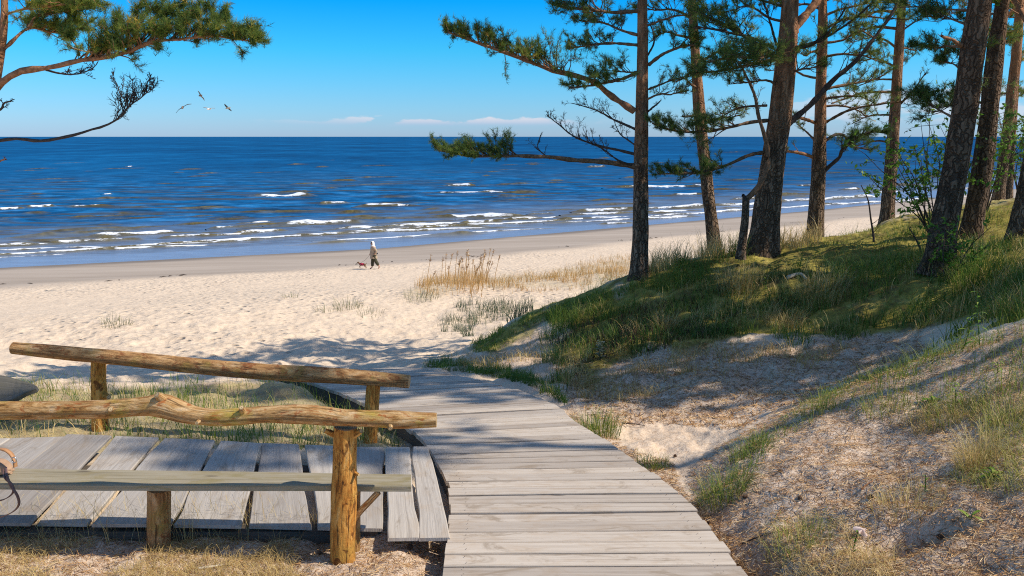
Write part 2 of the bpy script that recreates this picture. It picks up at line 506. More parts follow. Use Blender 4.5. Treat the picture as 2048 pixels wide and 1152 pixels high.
# ------------------------------------------------------------------ terrain
SHORE = np.array([(-140, 30), (-70, 45), (-35, 55.5), (-11, 65.2), (14, 83.5), (38, 101.0), (61, 120.5), (150, 196), (600, 560), (4000, 3300)], float)
SHORE = np.vstack([[(-4000, -300)], SHORE])
PROF_S = np.array([-400, -40, -8, 0, 10, 23, 29, 33, 39, 60, 200])
PROF_Z = np.array([-9.0, -2.0, -0.45, 0.0, 0.5, 1.45, 2.1, 2.8, 3.6, 4.2, 6.0])


def shore_s(x, y):
    """signed distance to the shoreline, positive on land"""
    x = np.asarray(x, float); y = np.asarray(y, float)
    best = np.full(x.shape, 1e9); sign = np.ones(x.shape)
    for a, b in zip(SHORE[:-1], SHORE[1:]):
        d = b - a; L2 = d @ d
        t = np.clip(((x - a[0]) * d[0] + (y - a[1]) * d[1]) / L2, 0, 1)
        ex = x - (a[0] + t * d[0]); ey = y - (a[1] + t * d[1])
        ds = np.hypot(ex, ey)
        sg = np.where(d[0] * ey - d[1] * ex > 0, -1, 1)
        sign = np.where(ds < best, sg, sign); best = np.minimum(best, ds)
    return best * sign


# pairs of the boardwalk's edges : left px, right px, drop below the eye
WALK = [((880, 1290), (1600, 1290), 2.05), ((885, 1152), (1490, 1147), 2.10), ((901, 1024), (1388, 1016), 2.17), ((893, 965), (1322, 958), 2.22),
        ((866, 910), (1228, 892), 2.32), ((838, 872), (1150, 842), 2.41), ((778, 832), (1102, 806), 2.55), ((690, 790), (1003, 771), 2.78),
        ((618, 764), (905, 749), 3.02), ((548, 746), (822, 735), 3.32)]

CT = []
def cp(px, py, H): CT.append(on_drop(px, py, H))
def cw(x, y, z): CT.append(np.array((x, y, z), float))

for l, r, H in WALK:
    cp((l[0] + r[0]) / 2, (l[1] + r[1]) / 2 + 4, H + 0.17)
# left foreground and bench
for px, py, H in [(0, 1152, 2.2), (350, 1152, 2.2), (690, 1130, 2.2), (860, 1110, 2.2), (0, 1060, 2.22), (320, 1062, 2.22), (620, 1070, 2.22),
                  (0, 940, 2.24), (400, 940, 2.24), (740, 930, 2.26), (100, 872, 2.30), (400, 875, 2.30), (745, 888, 2.34), (810, 880, 2.62), (700, 830, 2.72),
                  (60, 815, 2.62), (330, 805, 2.62), (560, 805, 2.70), (640, 785, 2.9),
                  (20, 775, 4.35), (250, 762, 4.45), (450, 752, 4.5), (620, 742, 4.5), (300, 700, 5.45), (600, 690, 5.5), (780, 700, 5.2), (50, 690, 5.6),
                  (800, 668, 5.9), (880, 650, 6.2)]:
    cp(px, py, H)
# right of the walk
for px, py, H in [(1520, 1152, 2.22), (1460, 1080, 2.27), (1390, 990, 2.35), (1290, 900, 2.46), (1400, 900, 2.44), (1220, 850, 2.60), (1480, 850, 2.45),
                  (1560, 1060, 2.10), (1650, 1130, 2.0), (1800, 1100, 1.88), (2048, 1152, 1.72), (1470, 960, 2.14), (1600, 950, 2.02), (1560, 855, 2.06), (1760, 900, 1.90),
                  (1660, 795, 1.95), (1850, 850, 1.78), (2048, 950, 1.62), (1870, 722, 1.68), (2048, 800, 1.5), (2048, 655, 1.36), (1900, 1010, 1.78),
                  (1640, 765, 2.55), (1500, 800, 2.6), (1300, 800, 2.68), (1180, 790, 2.78), (1840, 690, 2.28), (1560, 720, 2.55), (1350, 730, 2.75), (1130, 745, 2.98),
                  (1720, 680, 2.38), (1960, 630, 1.85), (1000, 752, 3.15), (905, 732, 3.45),
                  (1200, 690, 2.98), (1400, 650, 2.55), (1600, 640, 2.38), (1800, 620, 2.15), (1250, 620, 2.72), (1330, 575, 2.40), (1080, 660, 3.2),
                  (1278, 553, 2.28), (1430, 515, 2.10), (1525, 503, 1.98), (1630, 488, 2.02), (1775, 443, 1.88), (1880, 527, 1.66), (1950, 473, 1.56), (1990, 416, 1.60), (2025, 404, 1.60), (2048, 487, 1.45),
                  (1190, 578, 2.62), (1080, 614, 3.05), (1000, 660, 3.45), (955, 692, 3.72), (1020, 700, 3.40), (2048, 560, 1.45)]:
    cp(px, py, H)
for x, y, z in [(20, 20, 7.3), (30, 12, 7.6), (15, 5, 7.4), (9, 3, 7.3), (5, 2, 7.2), (26, 26, 6.6), (40, 24, 7.0), (2, 1, 6.9), (-2, 1, 6.7), (-7, 3, 6.6), (-10, 6, 6.5), (-14, 9, 6.0), (-16, 14, 5.0), (-22, 10, 5.6), (-30, 20, 3.6), (-7, 8, 6.25), (-9, 11.5, 5.3),
                (1.2, 17.5, 4.4), (3.2, 18.2, 4.6), (5.4, 18.8, 4.7), (7, 21, 4.8), (9.2, 23, 4.8), (0.2, 21, 3.6), (3, 23, 3.3), (7, 27, 3.0), (13, 28, 4.2), (18, 31, 3.8), (25, 35, 3.4), (36, 40, 3.6), (14, 22.5, 6.6)]:
    cw(x, y, z)
for x, y in [(-25, 30), (-14, 26), (-18, 38), (-8, 31), (-3, 32), (0, 38), (5, 34), (10, 40), (18, 44), (30, 52), (-34, 34), (45, 58), (-6, 44), (-20, 48), (14, 55)]:
    cw(x, y, float(np.interp(shore_s(np.array([x]), np.array([y]))[0], PROF_S, PROF_Z)))
CT = np.array(CT)


def lp(x, y):
    az = np.clip(np.arctan2(x, y), -1.9, 1.9)
    return np.stack([az * 1.15, np.log(np.maximum(np.hypot(x, y), 0.8))], -1)


def _k(r2):
    return 0.5 * r2 * np.log(np.maximum(r2, 1e-12))


_C = lp(CT[:, 0], CT[:, 1])
_n = len(_C)
_A = np.zeros((_n + 3, _n + 3))
_A[:_n, :_n] = _k(((_C[:, None] - _C[None]) ** 2).sum(-1)) + np.eye(_n) * 0.0015
_A[:_n, _n] = 1; _A[:_n, _n + 1:] = _C
_A[_n:, :_n] = _A[:_n, _n:].T
_W = np.linalg.solve(_A, np.concatenate([CT[:, 2], np.zeros(3)]))


def tps(x, y):
    q = lp(x, y); out = np.empty(len(q))
    for i in range(0, len(q), 40000):
        p = q[i:i + 40000]
        out[i:i + 40000] = _k(((p[:, None] - _C[None]) ** 2).sum(-1)) @ _W[:_n] + _W[_n] + p @ _W[_n + 1:]
    return out


def walk_curve():
    L = np.array([on_drop(l[0], l[1], H) for l, r, H in WALK])
    R = np.array([on_drop(r[0], r[1], H) for l, r, H in WALK])
    # the walk keeps falling to the sand past the crest
    for k in range(3):
        L = np.vstack([L, L[-1] + (-0.75, 1.25, -0.42 - 0.06 * k)])
        R = np.vstack([R, R[-1] + (-0.80, 1.30, -0.42 - 0.06 * k)])
    return spline(L, 400), spline(R, 400)


WL, WR = walk_curve()
WC = (WL + WR) / 2


def walk_dist(x, y):
    d = np.full(len(x), 1e9); z = np.zeros(len(x)); w = np.full(len(x), 0.7)
    near = (np.hypot(x, y) < 20)
    ix = np.where(near)[0]
    sub = slice(0, 400, 5)
    for i in range(0, len(ix), 40000):
        k = ix[i:i + 40000]
        D = np.hypot(x[k, None] - WC[None, sub, 0], y[k, None] - WC[None, sub, 1])
        j = D.argmin(1)
        d[k] = D[np.arange(len(k)), j]; z[k] = WC[sub][j, 2]
        w[k] = np.linalg.norm(WR[sub][j] - WL[sub][j], axis=1) / 2
    return d, z, w


PIT = None


def ground_z(x, y, detail=True):
    x = np.asarray(x, float).ravel(); y = np.asarray(y, float).ravel()
    r = np.hypot(x, y)
    s = shore_s(x, y)
    zb = np.interp(s, PROF_S, PROF_Z)
    zt = tps(x, y)
    az = np.arctan2(x, y)
    r0 = 30 + 22 * sstep(0.25, 0.7, az); r1 = r0 * 1.5
    f = sstep(r0, r1, r)
    z = zt * (1 - f) + zb * f
    d, wz, w = walk_dist(x, y)
    # stay under the boardwalk
    k = 1 - sstep(w - 0.1, w + 0.35, d)
    z = z * (1 - k) + np.minimum(z, wz - 0.17) * k
    if detail:
        dune = 1 - sstep(24, 34, r)
        amp = 1 - 0.85 * k
        z = z + dune * amp * (0.10 * fbm(x * 0.8, y * 0.8, 3, 3) * sstep(5, 9, r) + 0.035 * fbm(x * 3.1, y * 3.1, 3, 9) + 0.030 * fbm(x * 6.5, y * 6.5, 3, 12) * (1 - sstep(10, 16, r)) + 0.018 * fbm(x * 13, y * 13, 3, 14))
        z = z + dune * amp * 0.10 * fbm(x * 1.9, y * 1.9, 3, 23) * sstep(6.5, 9, r)
        if PIT is not None:
            z = z - 0.15 * np.exp(-(((x - PIT[0]) / 0.20) ** 2 + ((y - PIT[1]) / 0.13) ** 2) ** 2)
        dry = sstep(9, 15, s) * sstep(10, 16, r)
        z = z + dry * (0.04 * fbm(x * 0.7, y * 0.7, 2, 31) + 0.032 * fbm(x * 2.2, y * 2.2, 2, 33)) * (1 - 0.5 * sstep(30, 60, r))
    return z


def hit(px, py, lo=2.0, hi=70.0):
    rx, rz = ray(px, py)
    t = np.exp(np.linspace(math.log(lo), math.log(hi), 900))
    g = ground_z(rx * t, t)
    below = (ZC + rz * t) < g
    i = int(np.argmax(below)) if below.any() else len(t) - 1
    return np.array((rx * t[i], t[i], g[i]))


PIT = hit(1805, 1085)


def in_poly(px, py, poly):
    c = np.zeros(len(px), bool)
    n = len(poly); j = n - 1
    for i in range(n):
        xi, yi = poly[i]; xj, yj = poly[j]
        if yi != yj:
            c ^= ((yi > py) != (yj > py)) & (px < (xj - xi) * (py - yi) / (yj - yi) + xi)
        j = i
    return c


# patches of the ground, outlined where they are seen and used on the surface itself
Z_DUNE = [(1085, 632), (1180, 580), (1290, 552), (1500, 495), (1640, 480), (1780, 435), (2100, 395), (2100, 640), (1960, 645), (1850, 668), (1600, 676), (1420, 690), (1300, 690), (1200, 735), (1150, 780), (1125, 720)]
Z_INNER = [(960, 705), (1085, 645), (1140, 690), (1125, 790), (1010, 752), (900, 735)]
Z_LITTER = [(1480, 860), (1640, 790), (1850, 715), (2100, 640), (2100, 1300), (1500, 1300), (1430, 1050), (1380, 960)]
Z_LITTER2 = [(1120, 740), (1250, 700), (1420, 690), (1850, 660), (1850, 720), (1650, 790), (1480, 850), (1230, 850), (1130, 800)]
Z_FRONT = [(-600, 1040), (700, 1040), (885, 1060), (885, 1300), (-600, 1300)]
Z_BACK = [(-400, 765), (200, 770), (620, 760), (830, 880), (820, 900), (-400, 900)]
Z_PATCH = [(1150, 790), (1500, 790), (1490, 1000), (1330, 980)]
Z_RIM = [(1090, 780), (1280, 900), (1420, 1010), (1560, 1200), (1490, 1160), (1200, 880)]
Z_NOSE = [(940, 700), (1080, 618), (1250, 565), (1290, 570), (1100, 640), (985, 712)]
Z_LAWN = [(1280, 560), (1500, 497), (1780, 440), (2100, 395), (2100, 470), (1900, 500), (1640, 515), (1450, 560)]
Z_BEACHGRASS = [(800, 590), (930, 545), (1100, 545), (1260, 510), (1280, 560), (1120, 585), (960, 580), (850, 610)]


def fuzzy(px, py, x, y, poly, amp, sc=1.2, seed=0):
    dx = fbm(x * sc, y * sc, 4, seed + 50) * amp; dy = fbm(x * sc, y * sc, 4, seed + 70) * amp * 0.7
    out = 0
    for k in range(4):
        ox, oy = ((-9, -4), (9, -4), (-9, 5), (9, 5))[k]
        out = out + in_poly(px + dx + ox, py + dy + oy, poly)
    return out / 4.0


def build_ground():
    azf = np.radians(np.concatenate([np.linspace(-110, -40, 36)[:-1], np.linspace(-40, 40, 800), np.linspace(40, 110, 36)[1:]]))
    rr = np.concatenate([np.linspace(0.6, 2.6, 12)[:-1], np.exp(np.linspace(math.log(2.6), math.log(130), 460)), np.exp(np.linspace(math.log(140), math.log(6000), 30))])
    A, R = np.meshgrid(azf, rr, indexing='ij')
    x = (np.sin(A) * R).ravel(); y = (np.cos(A) * R).ravel()
    z = ground_z(x, y)
    s = shore_s(x, y)
    P = np.stack([x, y, z], 1)
    px, py = project(P)
    r = np.hypot(x, y)
    front = (y > 0.5)
    near = r < 30
    g = np.zeros(len(x)); l = np.zeros(len(x)); walk_shade = np.zeros(len(x))
    ii = np.where(front & near)[0]
    f = lambda poly, amp, sd: fuzzy(px[ii], py[ii], x[ii], y[ii], poly, amp, 1.3, sd)
    g[ii] = np.maximum.reduce([f(Z_DUNE, 60, 1), 0.62 * f(Z_BACK, 25, 2), f(Z_NOSE, 25, 3), f(Z_LAWN, 30, 4)])
    l[ii] = np.maximum.reduce([f(Z_LITTER, 40, 5), 0.85 * f(Z_LITTER2, 50, 6), f(Z_FRONT, 25, 7), 0.8 * f(Z_RIM, 25, 8), 0.8 * f(Z_INNER, 20, 10), 0.6 * f(Z_BACK, 25, 13)])
    l[ii] = np.maximum(l[ii], 0.6 * f(Z_PATCH, 30, 12))
    # far side of the dune and the land to the right
    landr = (x > 4) & (r < 45)
    off = landr & ((px > 2060) | (py < 420))
    g[off] = np.maximum(g[off], 0.8)
    bg = np.where(front & (r > 20) & (r < 60))[0]
    g[bg] = np.maximum(g[bg], 0.35 * fuzzy(px[bg], py[bg], x[bg], y[bg], Z_BEACHGRASS, 20, 0.5, 9))
    wn = s + 2.2 * fbm(x * 0.12, y * 0.12, 4, 5)
    wet = 1 - sstep(11.5, 15.5, wn)
    rim = (1 - sstep(0.3, 2.6, s + 1.0 * fbm(x * .2, y * .2, 3, 8)))
    dry = sstep(10, 17, s) * (0.45 + 0.55 * sstep(-0.25, 0.3, fbm(x * 0.16, y * 0.22, 3, 91))) * (1 - np.clip(g + l, 0, 1) * 0.75) * sstep(6, 12, r)
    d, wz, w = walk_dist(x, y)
    walk_shade = 0.7 * (1 - sstep(w - 0.25, w + 0.02, d)) * (r < 20)  # shade under the boardwalk, put into the ground colour so gaps read dark
    n, m = A.shape
    i = np.arange(n - 1)[:, None] * m + np.arange(m - 1)[None]
    Fc = np.stack([i, i + m, i + m + 1, i + 1], -1).reshape(-1, 4)[:, ::-1]
    me = fast_mesh('ground', P, Fc, M['ground'], True, dict(grass=g, litter=l, wet=wet, rim=rim, dry=dry, dark=walk_shade))
    return tag(link('ground', me), 'pale sandy beach rising into grassy dunes', 'ground', kind='structure')


build_ground()

# ------------------------------------------------------------------ sea
FOAM = [(518, 612, 391, 389, 8), (645, 691, 407, 405, 6), (730, 819, 412, 410, 6), (896, 940, 371, 370, 4), (873, 1010, 385, 383, 3), (570, 707, 447, 440, 10),
        (485, 541, 446, 443, 5), (435, 502, 456, 452, 6), (898, 1035, 432, 430, 7), (993, 1114, 438, 433, 5), (1066, 1097, 427, 425, 4), (653, 935, 457, 443, 6), (931, 989, 444, 441, 7),
        (483, 558, 465, 461, 6), (400, 483, 469, 466, 5), (533, 989, 473, 452, 4), (429, 504, 482, 479, 6), (666, 1089, 481, 457, 3), (1168, 1260, 420, 417, 7), (1153, 1250, 428, 425, 5),
        (1130, 1260, 444, 438, 4), (1213, 1260, 448, 446, 4), (1290, 1430, 416, 409, 7), (1246, 1382, 374, 372, 5), (1386, 1409, 370, 369, 4), (1290, 1378, 423, 420, 5), (1349, 1395, 389, 388, 4),
        (1415, 1515, 412, 406, 6), (1560, 1763, 401, 391, 7), (1651, 1705, 408, 406, 5), (1686, 1715, 378, 377, 5), (1749, 1800, 384, 382, 4), (1290, 1382, 437, 433, 4), (1788, 1860, 403, 398, 5), (1469, 1506, 397, 395, 4),
        (0, 42, 418, 416, 4), (60, 105, 414, 412, 5), (145, 210, 412, 410, 5), (190, 350, 468, 463, 8), (340, 425, 473, 469, 5), (110, 250, 484, 477, 7), (-60, 105, 491, 485, 6), (-60, 210, 503, 492, 3), (205, 218, 388, 387, 3),
        (-60, 420, 511, 488, 4), (150, 700, 499, 463, 4), (700, 1262, 463, 431, 4), (1290, 1860, 433, 395, 4), (250, 470, 492, 481, 3), (-60, 130, 517, 508, 2), (1890, 1990, 378, 374, 4), (1900, 2048, 394, 386, 4), (1600, 1640, 371, 370, 3), (1180, 1205, 333, 332, 2), (250, 262, 333, 332, 2)]


def build_sea():
    colsf = np.radians(np.concatenate([np.linspace(-125, -42, 30)[:-1], np.linspace(-42, 42, 420), np.linspace(42, 125, 30)[1:]]))
    yy = np.concatenate([np.linspace(620, 276, 420), [274.5, 273.6, 273.2, 272.95]])
    rr = []
    for v in yy:
        a = math.atan((v - 576) / F) + PITCH
        rr.append(8.8 / math.tan(max(a, 1.2e-4)))
    rr = np.array(sorted(set(min(q, 60000) for q in rr)))
    A, R = np.meshgrid(colsf, rr, indexing='ij')
    x = (np.sin(A) * R).ravel(); y = (np.cos(A) * R).ravel()
    r = R.ravel()
    s = -shore_s(x, y)
    c, sn = math.cos(-0.62), math.sin(-0.62)
    u = x * c - y * sn; v = x * sn + y * c      # u along, v across the shore
    amp = (1 - sstep(120, 260, r)) * sstep(0.5, 12, s)
    z = amp * (0.16 * fbm(u * 0.10, v * 0.42, 3, 21) + 0.07 * fbm(u * 0.45, v * 1.1, 2, 25))
    shal = 1 - sstep(4, 38, s + 9 * fbm(u * 0.05, v * 0.2, 3, 41))
    shal = 0.92 * shal
    mid = (1 - sstep(60, 170, s)) * sstep(6, 20, s)
    far = sstep(100, 330, r)
    n, m = A.shape
    i = np.arange(n - 1)[:, None] * m + np.arange(m - 1)[None]
    Fc = np.stack([i, i + m, i + m + 1, i + 1], -1).reshape(-1, 4)[:, ::-1]
    V = [np.stack([x, y, z], 1)]; FF = [Fc]
    AT = dict(foam=[np.zeros(len(x))], brown=[np.zeros(len(x))], shal=[shal], mid=[mid], far=[far])
    off = len(x)
    # breaking waves
    rng = np.random.default_rng(3)
    waves = [(a, b, c_, d_, t, True) for a, b, c_, d_, t in FOAM]
    for k in range(230):        # low swells that have not broken yet
        px = rng.uniform(-40, 2080); py = 300 + 185 * rng.random() ** 0.75
        sh_y = np.interp(px, [0, 500, 745, 1050, 1300, 1560, 1850, 2048], [535, 510, 497, 470, 448, 425, 395, 380])
        if py > sh_y - 14: continue
        w = rng.uniform(30, 150) * (0.4 + (py - 290) / 150)
        sl = -0.02 - 0.03 * (py - 290) / 180
        waves.append((px - w / 2, px + w / 2, py - sl * w / 2, py + sl * w / 2, rng.uniform(1.5, 6.5) * (0.4 + (py - 300) / 200), False))
    for wi, (x0, x1, y0, y1, th, br) in enumerate(waves):
        a = on_drop(x0, y0 + th * 0.4, 8.8); b = on_drop(x1, y1 + th * 0.4, 8.8)
        ext = (0.30 if x1 - x0 < 160 else 0.08) if br else 0.0
        a2 = a - (b - a) * ext; b2 = b + (b - a) * ext
        L = np.linalg.norm(b2 - a2)
        hgt = th / F * a[1] * 1.0
        nn = int(np.clip(L / 0.35, 12, 160))
        t = np.linspace(0, 1, nn)
        P = a2[None] * (1 - t[:, None]) + b2[None] * t[:, None]
        dirv = (b2 - a2)[:2] / L
        nrm = np.array((-dirv[1], dirv[0]))       # offshore
        sd = wi * 7.7
        wob = fbm(t * L * 0.12 + sd, t * 0 + sd, 3, 61) * 0.9 + fbm(t * L * 0.9 + sd, t * 0, 2, 62) * 0.18
        P[:, :2] += nrm[None] * wob[:, None]
        env = np.clip(np.minimum(t, 1 - t) * (5.5 if br else 2.6), 0, 1) ** 0.7
        env = env * (0.78 + 0.6 * fbm(t * L * 0.35 + sd, t * 0 + 3, 3, 63))
        fo = np.clip(np.minimum(t - ext * 0.55, 1 - ext * 0.55 - t) * 11, 0, 1) if br else np.zeros(nn)
        fo = fo * (0.95 + 0.8 * fbm(t * L * 0.5 + sd, t * 0 + 9, 3, 64))
        prof = [(-1.6, -0.06, 0.0, 0.0), (-0.9, 0.12, 0.22, 0.6), (-0.5, 0.50, 0.62, 1.0), (-0.2, 0.88, 0.80, 1.0), (0.0, 1.0, 0.85, 0.9), (0.45, 0.85, 0.40, 0.25), (1.6, 0.4, 0.05, 0.0), (3.2, -0.10, 0.0, 0.0)]
        S = []; fa = []; ba = []
        for d, h, q, bq in prof:
            pp = P.copy()
            jit = 0.12 * hgt * fbm(t * L * 1.3 + d * 5, t * 0 + sd, 2, 66)
            pp[:, :2] += nrm[None] * (d * hgt * 1.15 * (0.6 + 0.4 * env))[:, None]
            pp[:, 2] = h * hgt * env + (jit * env if h > 0.3 else 0)
            if h <= 0: pp[:, 2] = -0.12
            S.append(pp); fa.append(q * fo); ba.append(bq * env * (1.0 if br else 0.85))
        S = np.stack(S, 1)
        k = S.shape[1]
        i = np.arange(nn - 1)[:, None] * k + np.arange(k - 1)[None]
        Fw = np.stack([i, i + k, i + k + 1, i + 1], -1).reshape(-1, 4)
        Vw = S.reshape(-1, 3)
        sw = -shore_s(Vw[:, 0], Vw[:, 1])
        rw = np.hypot(Vw[:, 0], Vw[:, 1])
        V.append(Vw); FF.append(Fw + off); off += len(Vw)
        fa = np.stack(fa, 1).ravel(); ba = np.stack(ba, 1).ravel()
        AT['foam'].append(np.clip(fa, 0, 1.2)); AT['brown'].append(np.clip(ba * 0.9, 0, 1))
        AT['shal'].append(0.92 * (1 - sstep(4, 38, sw))); AT['mid'].append((1 - sstep(60, 170, sw)) * sstep(6, 20, sw)); AT['far'].append(sstep(100, 330, rw))
    # the last thin wash of foam along the beach
    me = fast_mesh('sea', np.vstack(V), np.vstack(FF), M['sea'], True, {k: np.concatenate(v) for k, v in AT.items()})
    return tag(link('sea', me), 'deep blue sea with white breaking waves', 'sea', kind='structure')


build_sea()


# ------------------------------------------------------------------ blades of grass
def blades(pts, h, w, lean, tint, nseg=4, dirs=None, seed=0, flop=0.35):
    """pts (n,3) roots; h,w (n,); lean (n,) 0 upright .. 1 lying"""
    rng = np.random.default_rng(seed)
    n = len(pts)
    az = rng.uniform(0, 2 * PI, n) if dirs is None else dirs
    d = np.stack([np.cos(az), np.sin(az), np.zeros(n)], 1)
    sidea = az + PI / 2 + rng.normal(0, 0.5, n)
    sd = np.stack([np.cos(sidea), np.sin(sidea), np.zeros(n)], 1)
    V = np.empty((n, nseg + 1, 2, 3))
    p = pts.copy()
    ang = lean * 0.5 + rng.normal(0, 0.06, n)
    for k in range(nseg + 1):
        f = k / nseg
        ww = (w * (1 - f) ** 0.7 * 0.5)[:, None] if k < nseg else 0.0008
        V[:, k, 0] = p - sd * ww; V[:, k, 1] = p + sd * ww
        st = h / nseg
        p = p + d * (np.sin(ang) * st)[:, None] + np.array((0, 0, 1.0))[None] * (np.cos(ang) * st)[:, None]
        ang = ang + (lean * 1.5 + flop) * (0.35 + 0.65 * f) * (2.0 / nseg)
    base = np.arange(n)[:, None] * (nseg + 1) * 2 + np.arange(nseg)[None] * 2
    Fc = np.stack([base, base + 1, base + 3, base + 2], -1).reshape(-1, 4)
    T = np.repeat(tint, (nseg + 1) * 2)
    return V.reshape(-1, 3), Fc, T


def scatter(poly, n, rng, near=2.4, far=60.0, fuzz=25, power=1.0):
    """points on the ground inside a patch, even over the ground (thinned with distance)"""
    out = []
    pp = np.array(poly, float)
    azs = np.arctan((pp[:, 0] - 1024) / F)
    got = 0; tries = 0
    while got < n and tries < 60:
        tries += 1
        az = rng.uniform(azs.min() - 0.03, azs.max() + 0.03, 20000)
        r = np.exp(rng.uniform(math.log(near), math.log(far), 20000))
        x = np.sin(az) * r; y = np.cos(az) * r
        z = ground_z(x, y)
        px, py = project(np.stack([x, y, z], 1))
        dx = fbm(x * 1.7, y * 1.7, 3, 5) * fuzz; dy = fbm(x * 1.7, y * 1.7, 3, 6) * fuzz
        k = in_poly(px + dx, py + dy, poly)
        d, wz, w = walk_dist(x, y)
        k &= d > w + 0.03
        if k.any():
            out.append(np.stack([x, y, z], 1)[k]); got += int(k.sum())
    if not out: return np.zeros((0, 3))
    return np.vstack(out)[:n]


def grass_patch(name, poly, n, h, w, lean, mat, label, cat, tints=(0, 1), near=2.4, far=40, seed=0, clump=0.0, fuzz=25, kind='stuff', flop=0.35, clip=None):
    rng = np.random.default_rng(seed + 100)
    P = scatter(poly, int(n), rng, near, far, fuzz)
    if len(P) == 0:
        print('EMPTY', name); return None
    if clump > 0:
        q = vnoise(P[:, 0] * 2.3, P[:, 1] * 2.3, seed + 3) * 0.6 + vnoise(P[:, 0] * 7, P[:, 1] * 7, seed + 4) * 0.4
        P = P[q > clump]
    m = len(P)
    hh = rng.uniform(h[0], h[1], m) * (0.6 + 0.8 * vnoise(P[:, 0] * 1.7, P[:, 1] * 1.7, seed + 8))
    ww = rng.uniform(w[0], w[1], m)
    ll = np.clip(rng.uniform(lean[0], lean[1], m), 0, 1.2)
    tt = np.clip(rng.uniform(tints[0], tints[1], m) * 0.6 + 0.4 * (tints[0] + (tints[1] - tints[0]) * vnoise(P[:, 0] * 1.2, P[:, 1] * 1.2, seed + 9)), 0, 1)
    P[:, 2] -= 0.012
    V, Fc, T = blades(P, hh, ww, ll, tt, 4, None, seed, flop)
    me = fast_mesh(name, V, Fc, mat, True, dict(tint=T))
    return tag(link(name, me), label, cat, kind=kind)


def tussock(name, c, n, rad, h, w, mat, label, cat, tints=(0, 0.9), seed=0, lean=(0.1, 0.8), group=None, out=True, heads=None):
    rng = np.random.default_rng(seed + 500)
    a = rng.uniform(0, 2 * PI, n); r = rad * np.sqrt(rng.random(n))
    x = c[0] + np.cos(a) * r; y = c[1] + np.sin(a) * r
    z = ground_z(x, y) - 0.01
    P = np.stack([x, y, z], 1)
    dirs = a + rng.normal(0, 0.7, n) if out else None
    V, Fc, T = blades(P, rng.uniform(h[0], h[1], n), rng.uniform(w[0], w[1], n), rng.uniform(lean[0], lean[1], n), rng.uniform(tints[0], tints[1], n), 5, dirs, seed)
    base = np.array((c[0], c[1], float(ground_z([c[0]], [c[1]])[0])))
    me = fast_mesh(name, V - base, Fc, mat, True, dict(tint=T))
    return tag(link(name, me, None, base), label, cat, group)


# dune vegetation
Z_DARK = [(1110, 640), (1290, 562), (1420, 535), (1560, 530), (1800, 500), (1850, 480), (2100, 470), (2100, 640), (1960, 640), (1850, 660), (1600, 660), (1420, 675), (1300, 680), (1190, 720), (1130, 770), (1110, 700)]
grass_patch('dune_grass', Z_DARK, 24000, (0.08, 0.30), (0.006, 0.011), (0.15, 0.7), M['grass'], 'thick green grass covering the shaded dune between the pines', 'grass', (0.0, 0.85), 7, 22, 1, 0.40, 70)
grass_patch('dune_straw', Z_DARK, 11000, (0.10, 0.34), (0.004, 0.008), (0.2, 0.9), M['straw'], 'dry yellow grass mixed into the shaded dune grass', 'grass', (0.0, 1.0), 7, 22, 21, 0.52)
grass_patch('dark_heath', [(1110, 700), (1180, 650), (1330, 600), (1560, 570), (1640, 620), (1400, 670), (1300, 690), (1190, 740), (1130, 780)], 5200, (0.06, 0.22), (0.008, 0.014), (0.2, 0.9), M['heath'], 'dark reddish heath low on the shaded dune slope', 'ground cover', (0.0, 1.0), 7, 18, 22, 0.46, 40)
grass_patch('nose_straw', Z_INNER, 3600, (0.05, 0.20), (0.005, 0.009), (0.3, 1.0), M['straw'], 'sparse dry grass on the bare sandy nose of the dune', 'grass', (0.0, 1.0), 8, 18, 23, 0.52, 30)
grass_patch('mound_sprouts', [(1650, 800), (1900, 700), (2080, 660), (2080, 860), (1900, 840), (1700, 850)], 1300, (0.06, 0.22), (0.003, 0.005), (0.1, 0.7), M['grass'], 'single green blades along the top of the sandy mound', 'grass', (0.4, 0.9), 3.0, 8, 24, 0.4, 20)
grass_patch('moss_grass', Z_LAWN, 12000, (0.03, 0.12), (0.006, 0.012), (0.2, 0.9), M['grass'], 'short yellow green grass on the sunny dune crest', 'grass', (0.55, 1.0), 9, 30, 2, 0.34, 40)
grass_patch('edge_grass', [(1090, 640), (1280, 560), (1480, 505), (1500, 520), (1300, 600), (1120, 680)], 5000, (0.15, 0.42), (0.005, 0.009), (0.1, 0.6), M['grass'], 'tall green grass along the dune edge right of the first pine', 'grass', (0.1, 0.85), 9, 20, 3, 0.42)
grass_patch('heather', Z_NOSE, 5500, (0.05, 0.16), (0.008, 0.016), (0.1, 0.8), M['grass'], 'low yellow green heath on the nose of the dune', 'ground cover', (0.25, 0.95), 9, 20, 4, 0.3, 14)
grass_patch('slope_grass', [(1120, 760), (1230, 690), (1420, 680), (1700, 690), (1650, 740), (1400, 740), (1300, 800), (1160, 800)], 5000, (0.06, 0.24), (0.004, 0.008), (0.3, 1.0), M['straw'], 'thin dry grass on the shaded sandy slope', 'grass', (0.0, 1.0), 6, 15, 5, 0.5)
grass_patch('walkway_grass', [(840, 735), (960, 752), (1090, 785), (1130, 815), (1120, 780), (1010, 735), (900, 722)], 4500, (0.05, 0.18), (0.004, 0.008), (0.2, 0.8), M['grass'], 'low green grass along the far right edge of the boardwalk', 'grass', (0.05, 0.7), 6, 16, 6, 0.3, 10)
grass_patch('rail_grass', Z_BACK, 6500, (0.06, 0.26), (0.004, 0.008), (0.1, 0.7), M['grass'], 'green grass behind the plank platform under the log railing', 'grass', (0.15, 0.85), 5, 14, 7, 0.50, 14)
grass_patch('rail_straw', Z_BACK, 4200, (0.05, 0.20), (0.003, 0.006), (0.4, 1.1), M['straw'], 'dry yellow grass behind the plank platform', 'grass', (0.1, 1.0), 5, 14, 8, 0.4, 14)
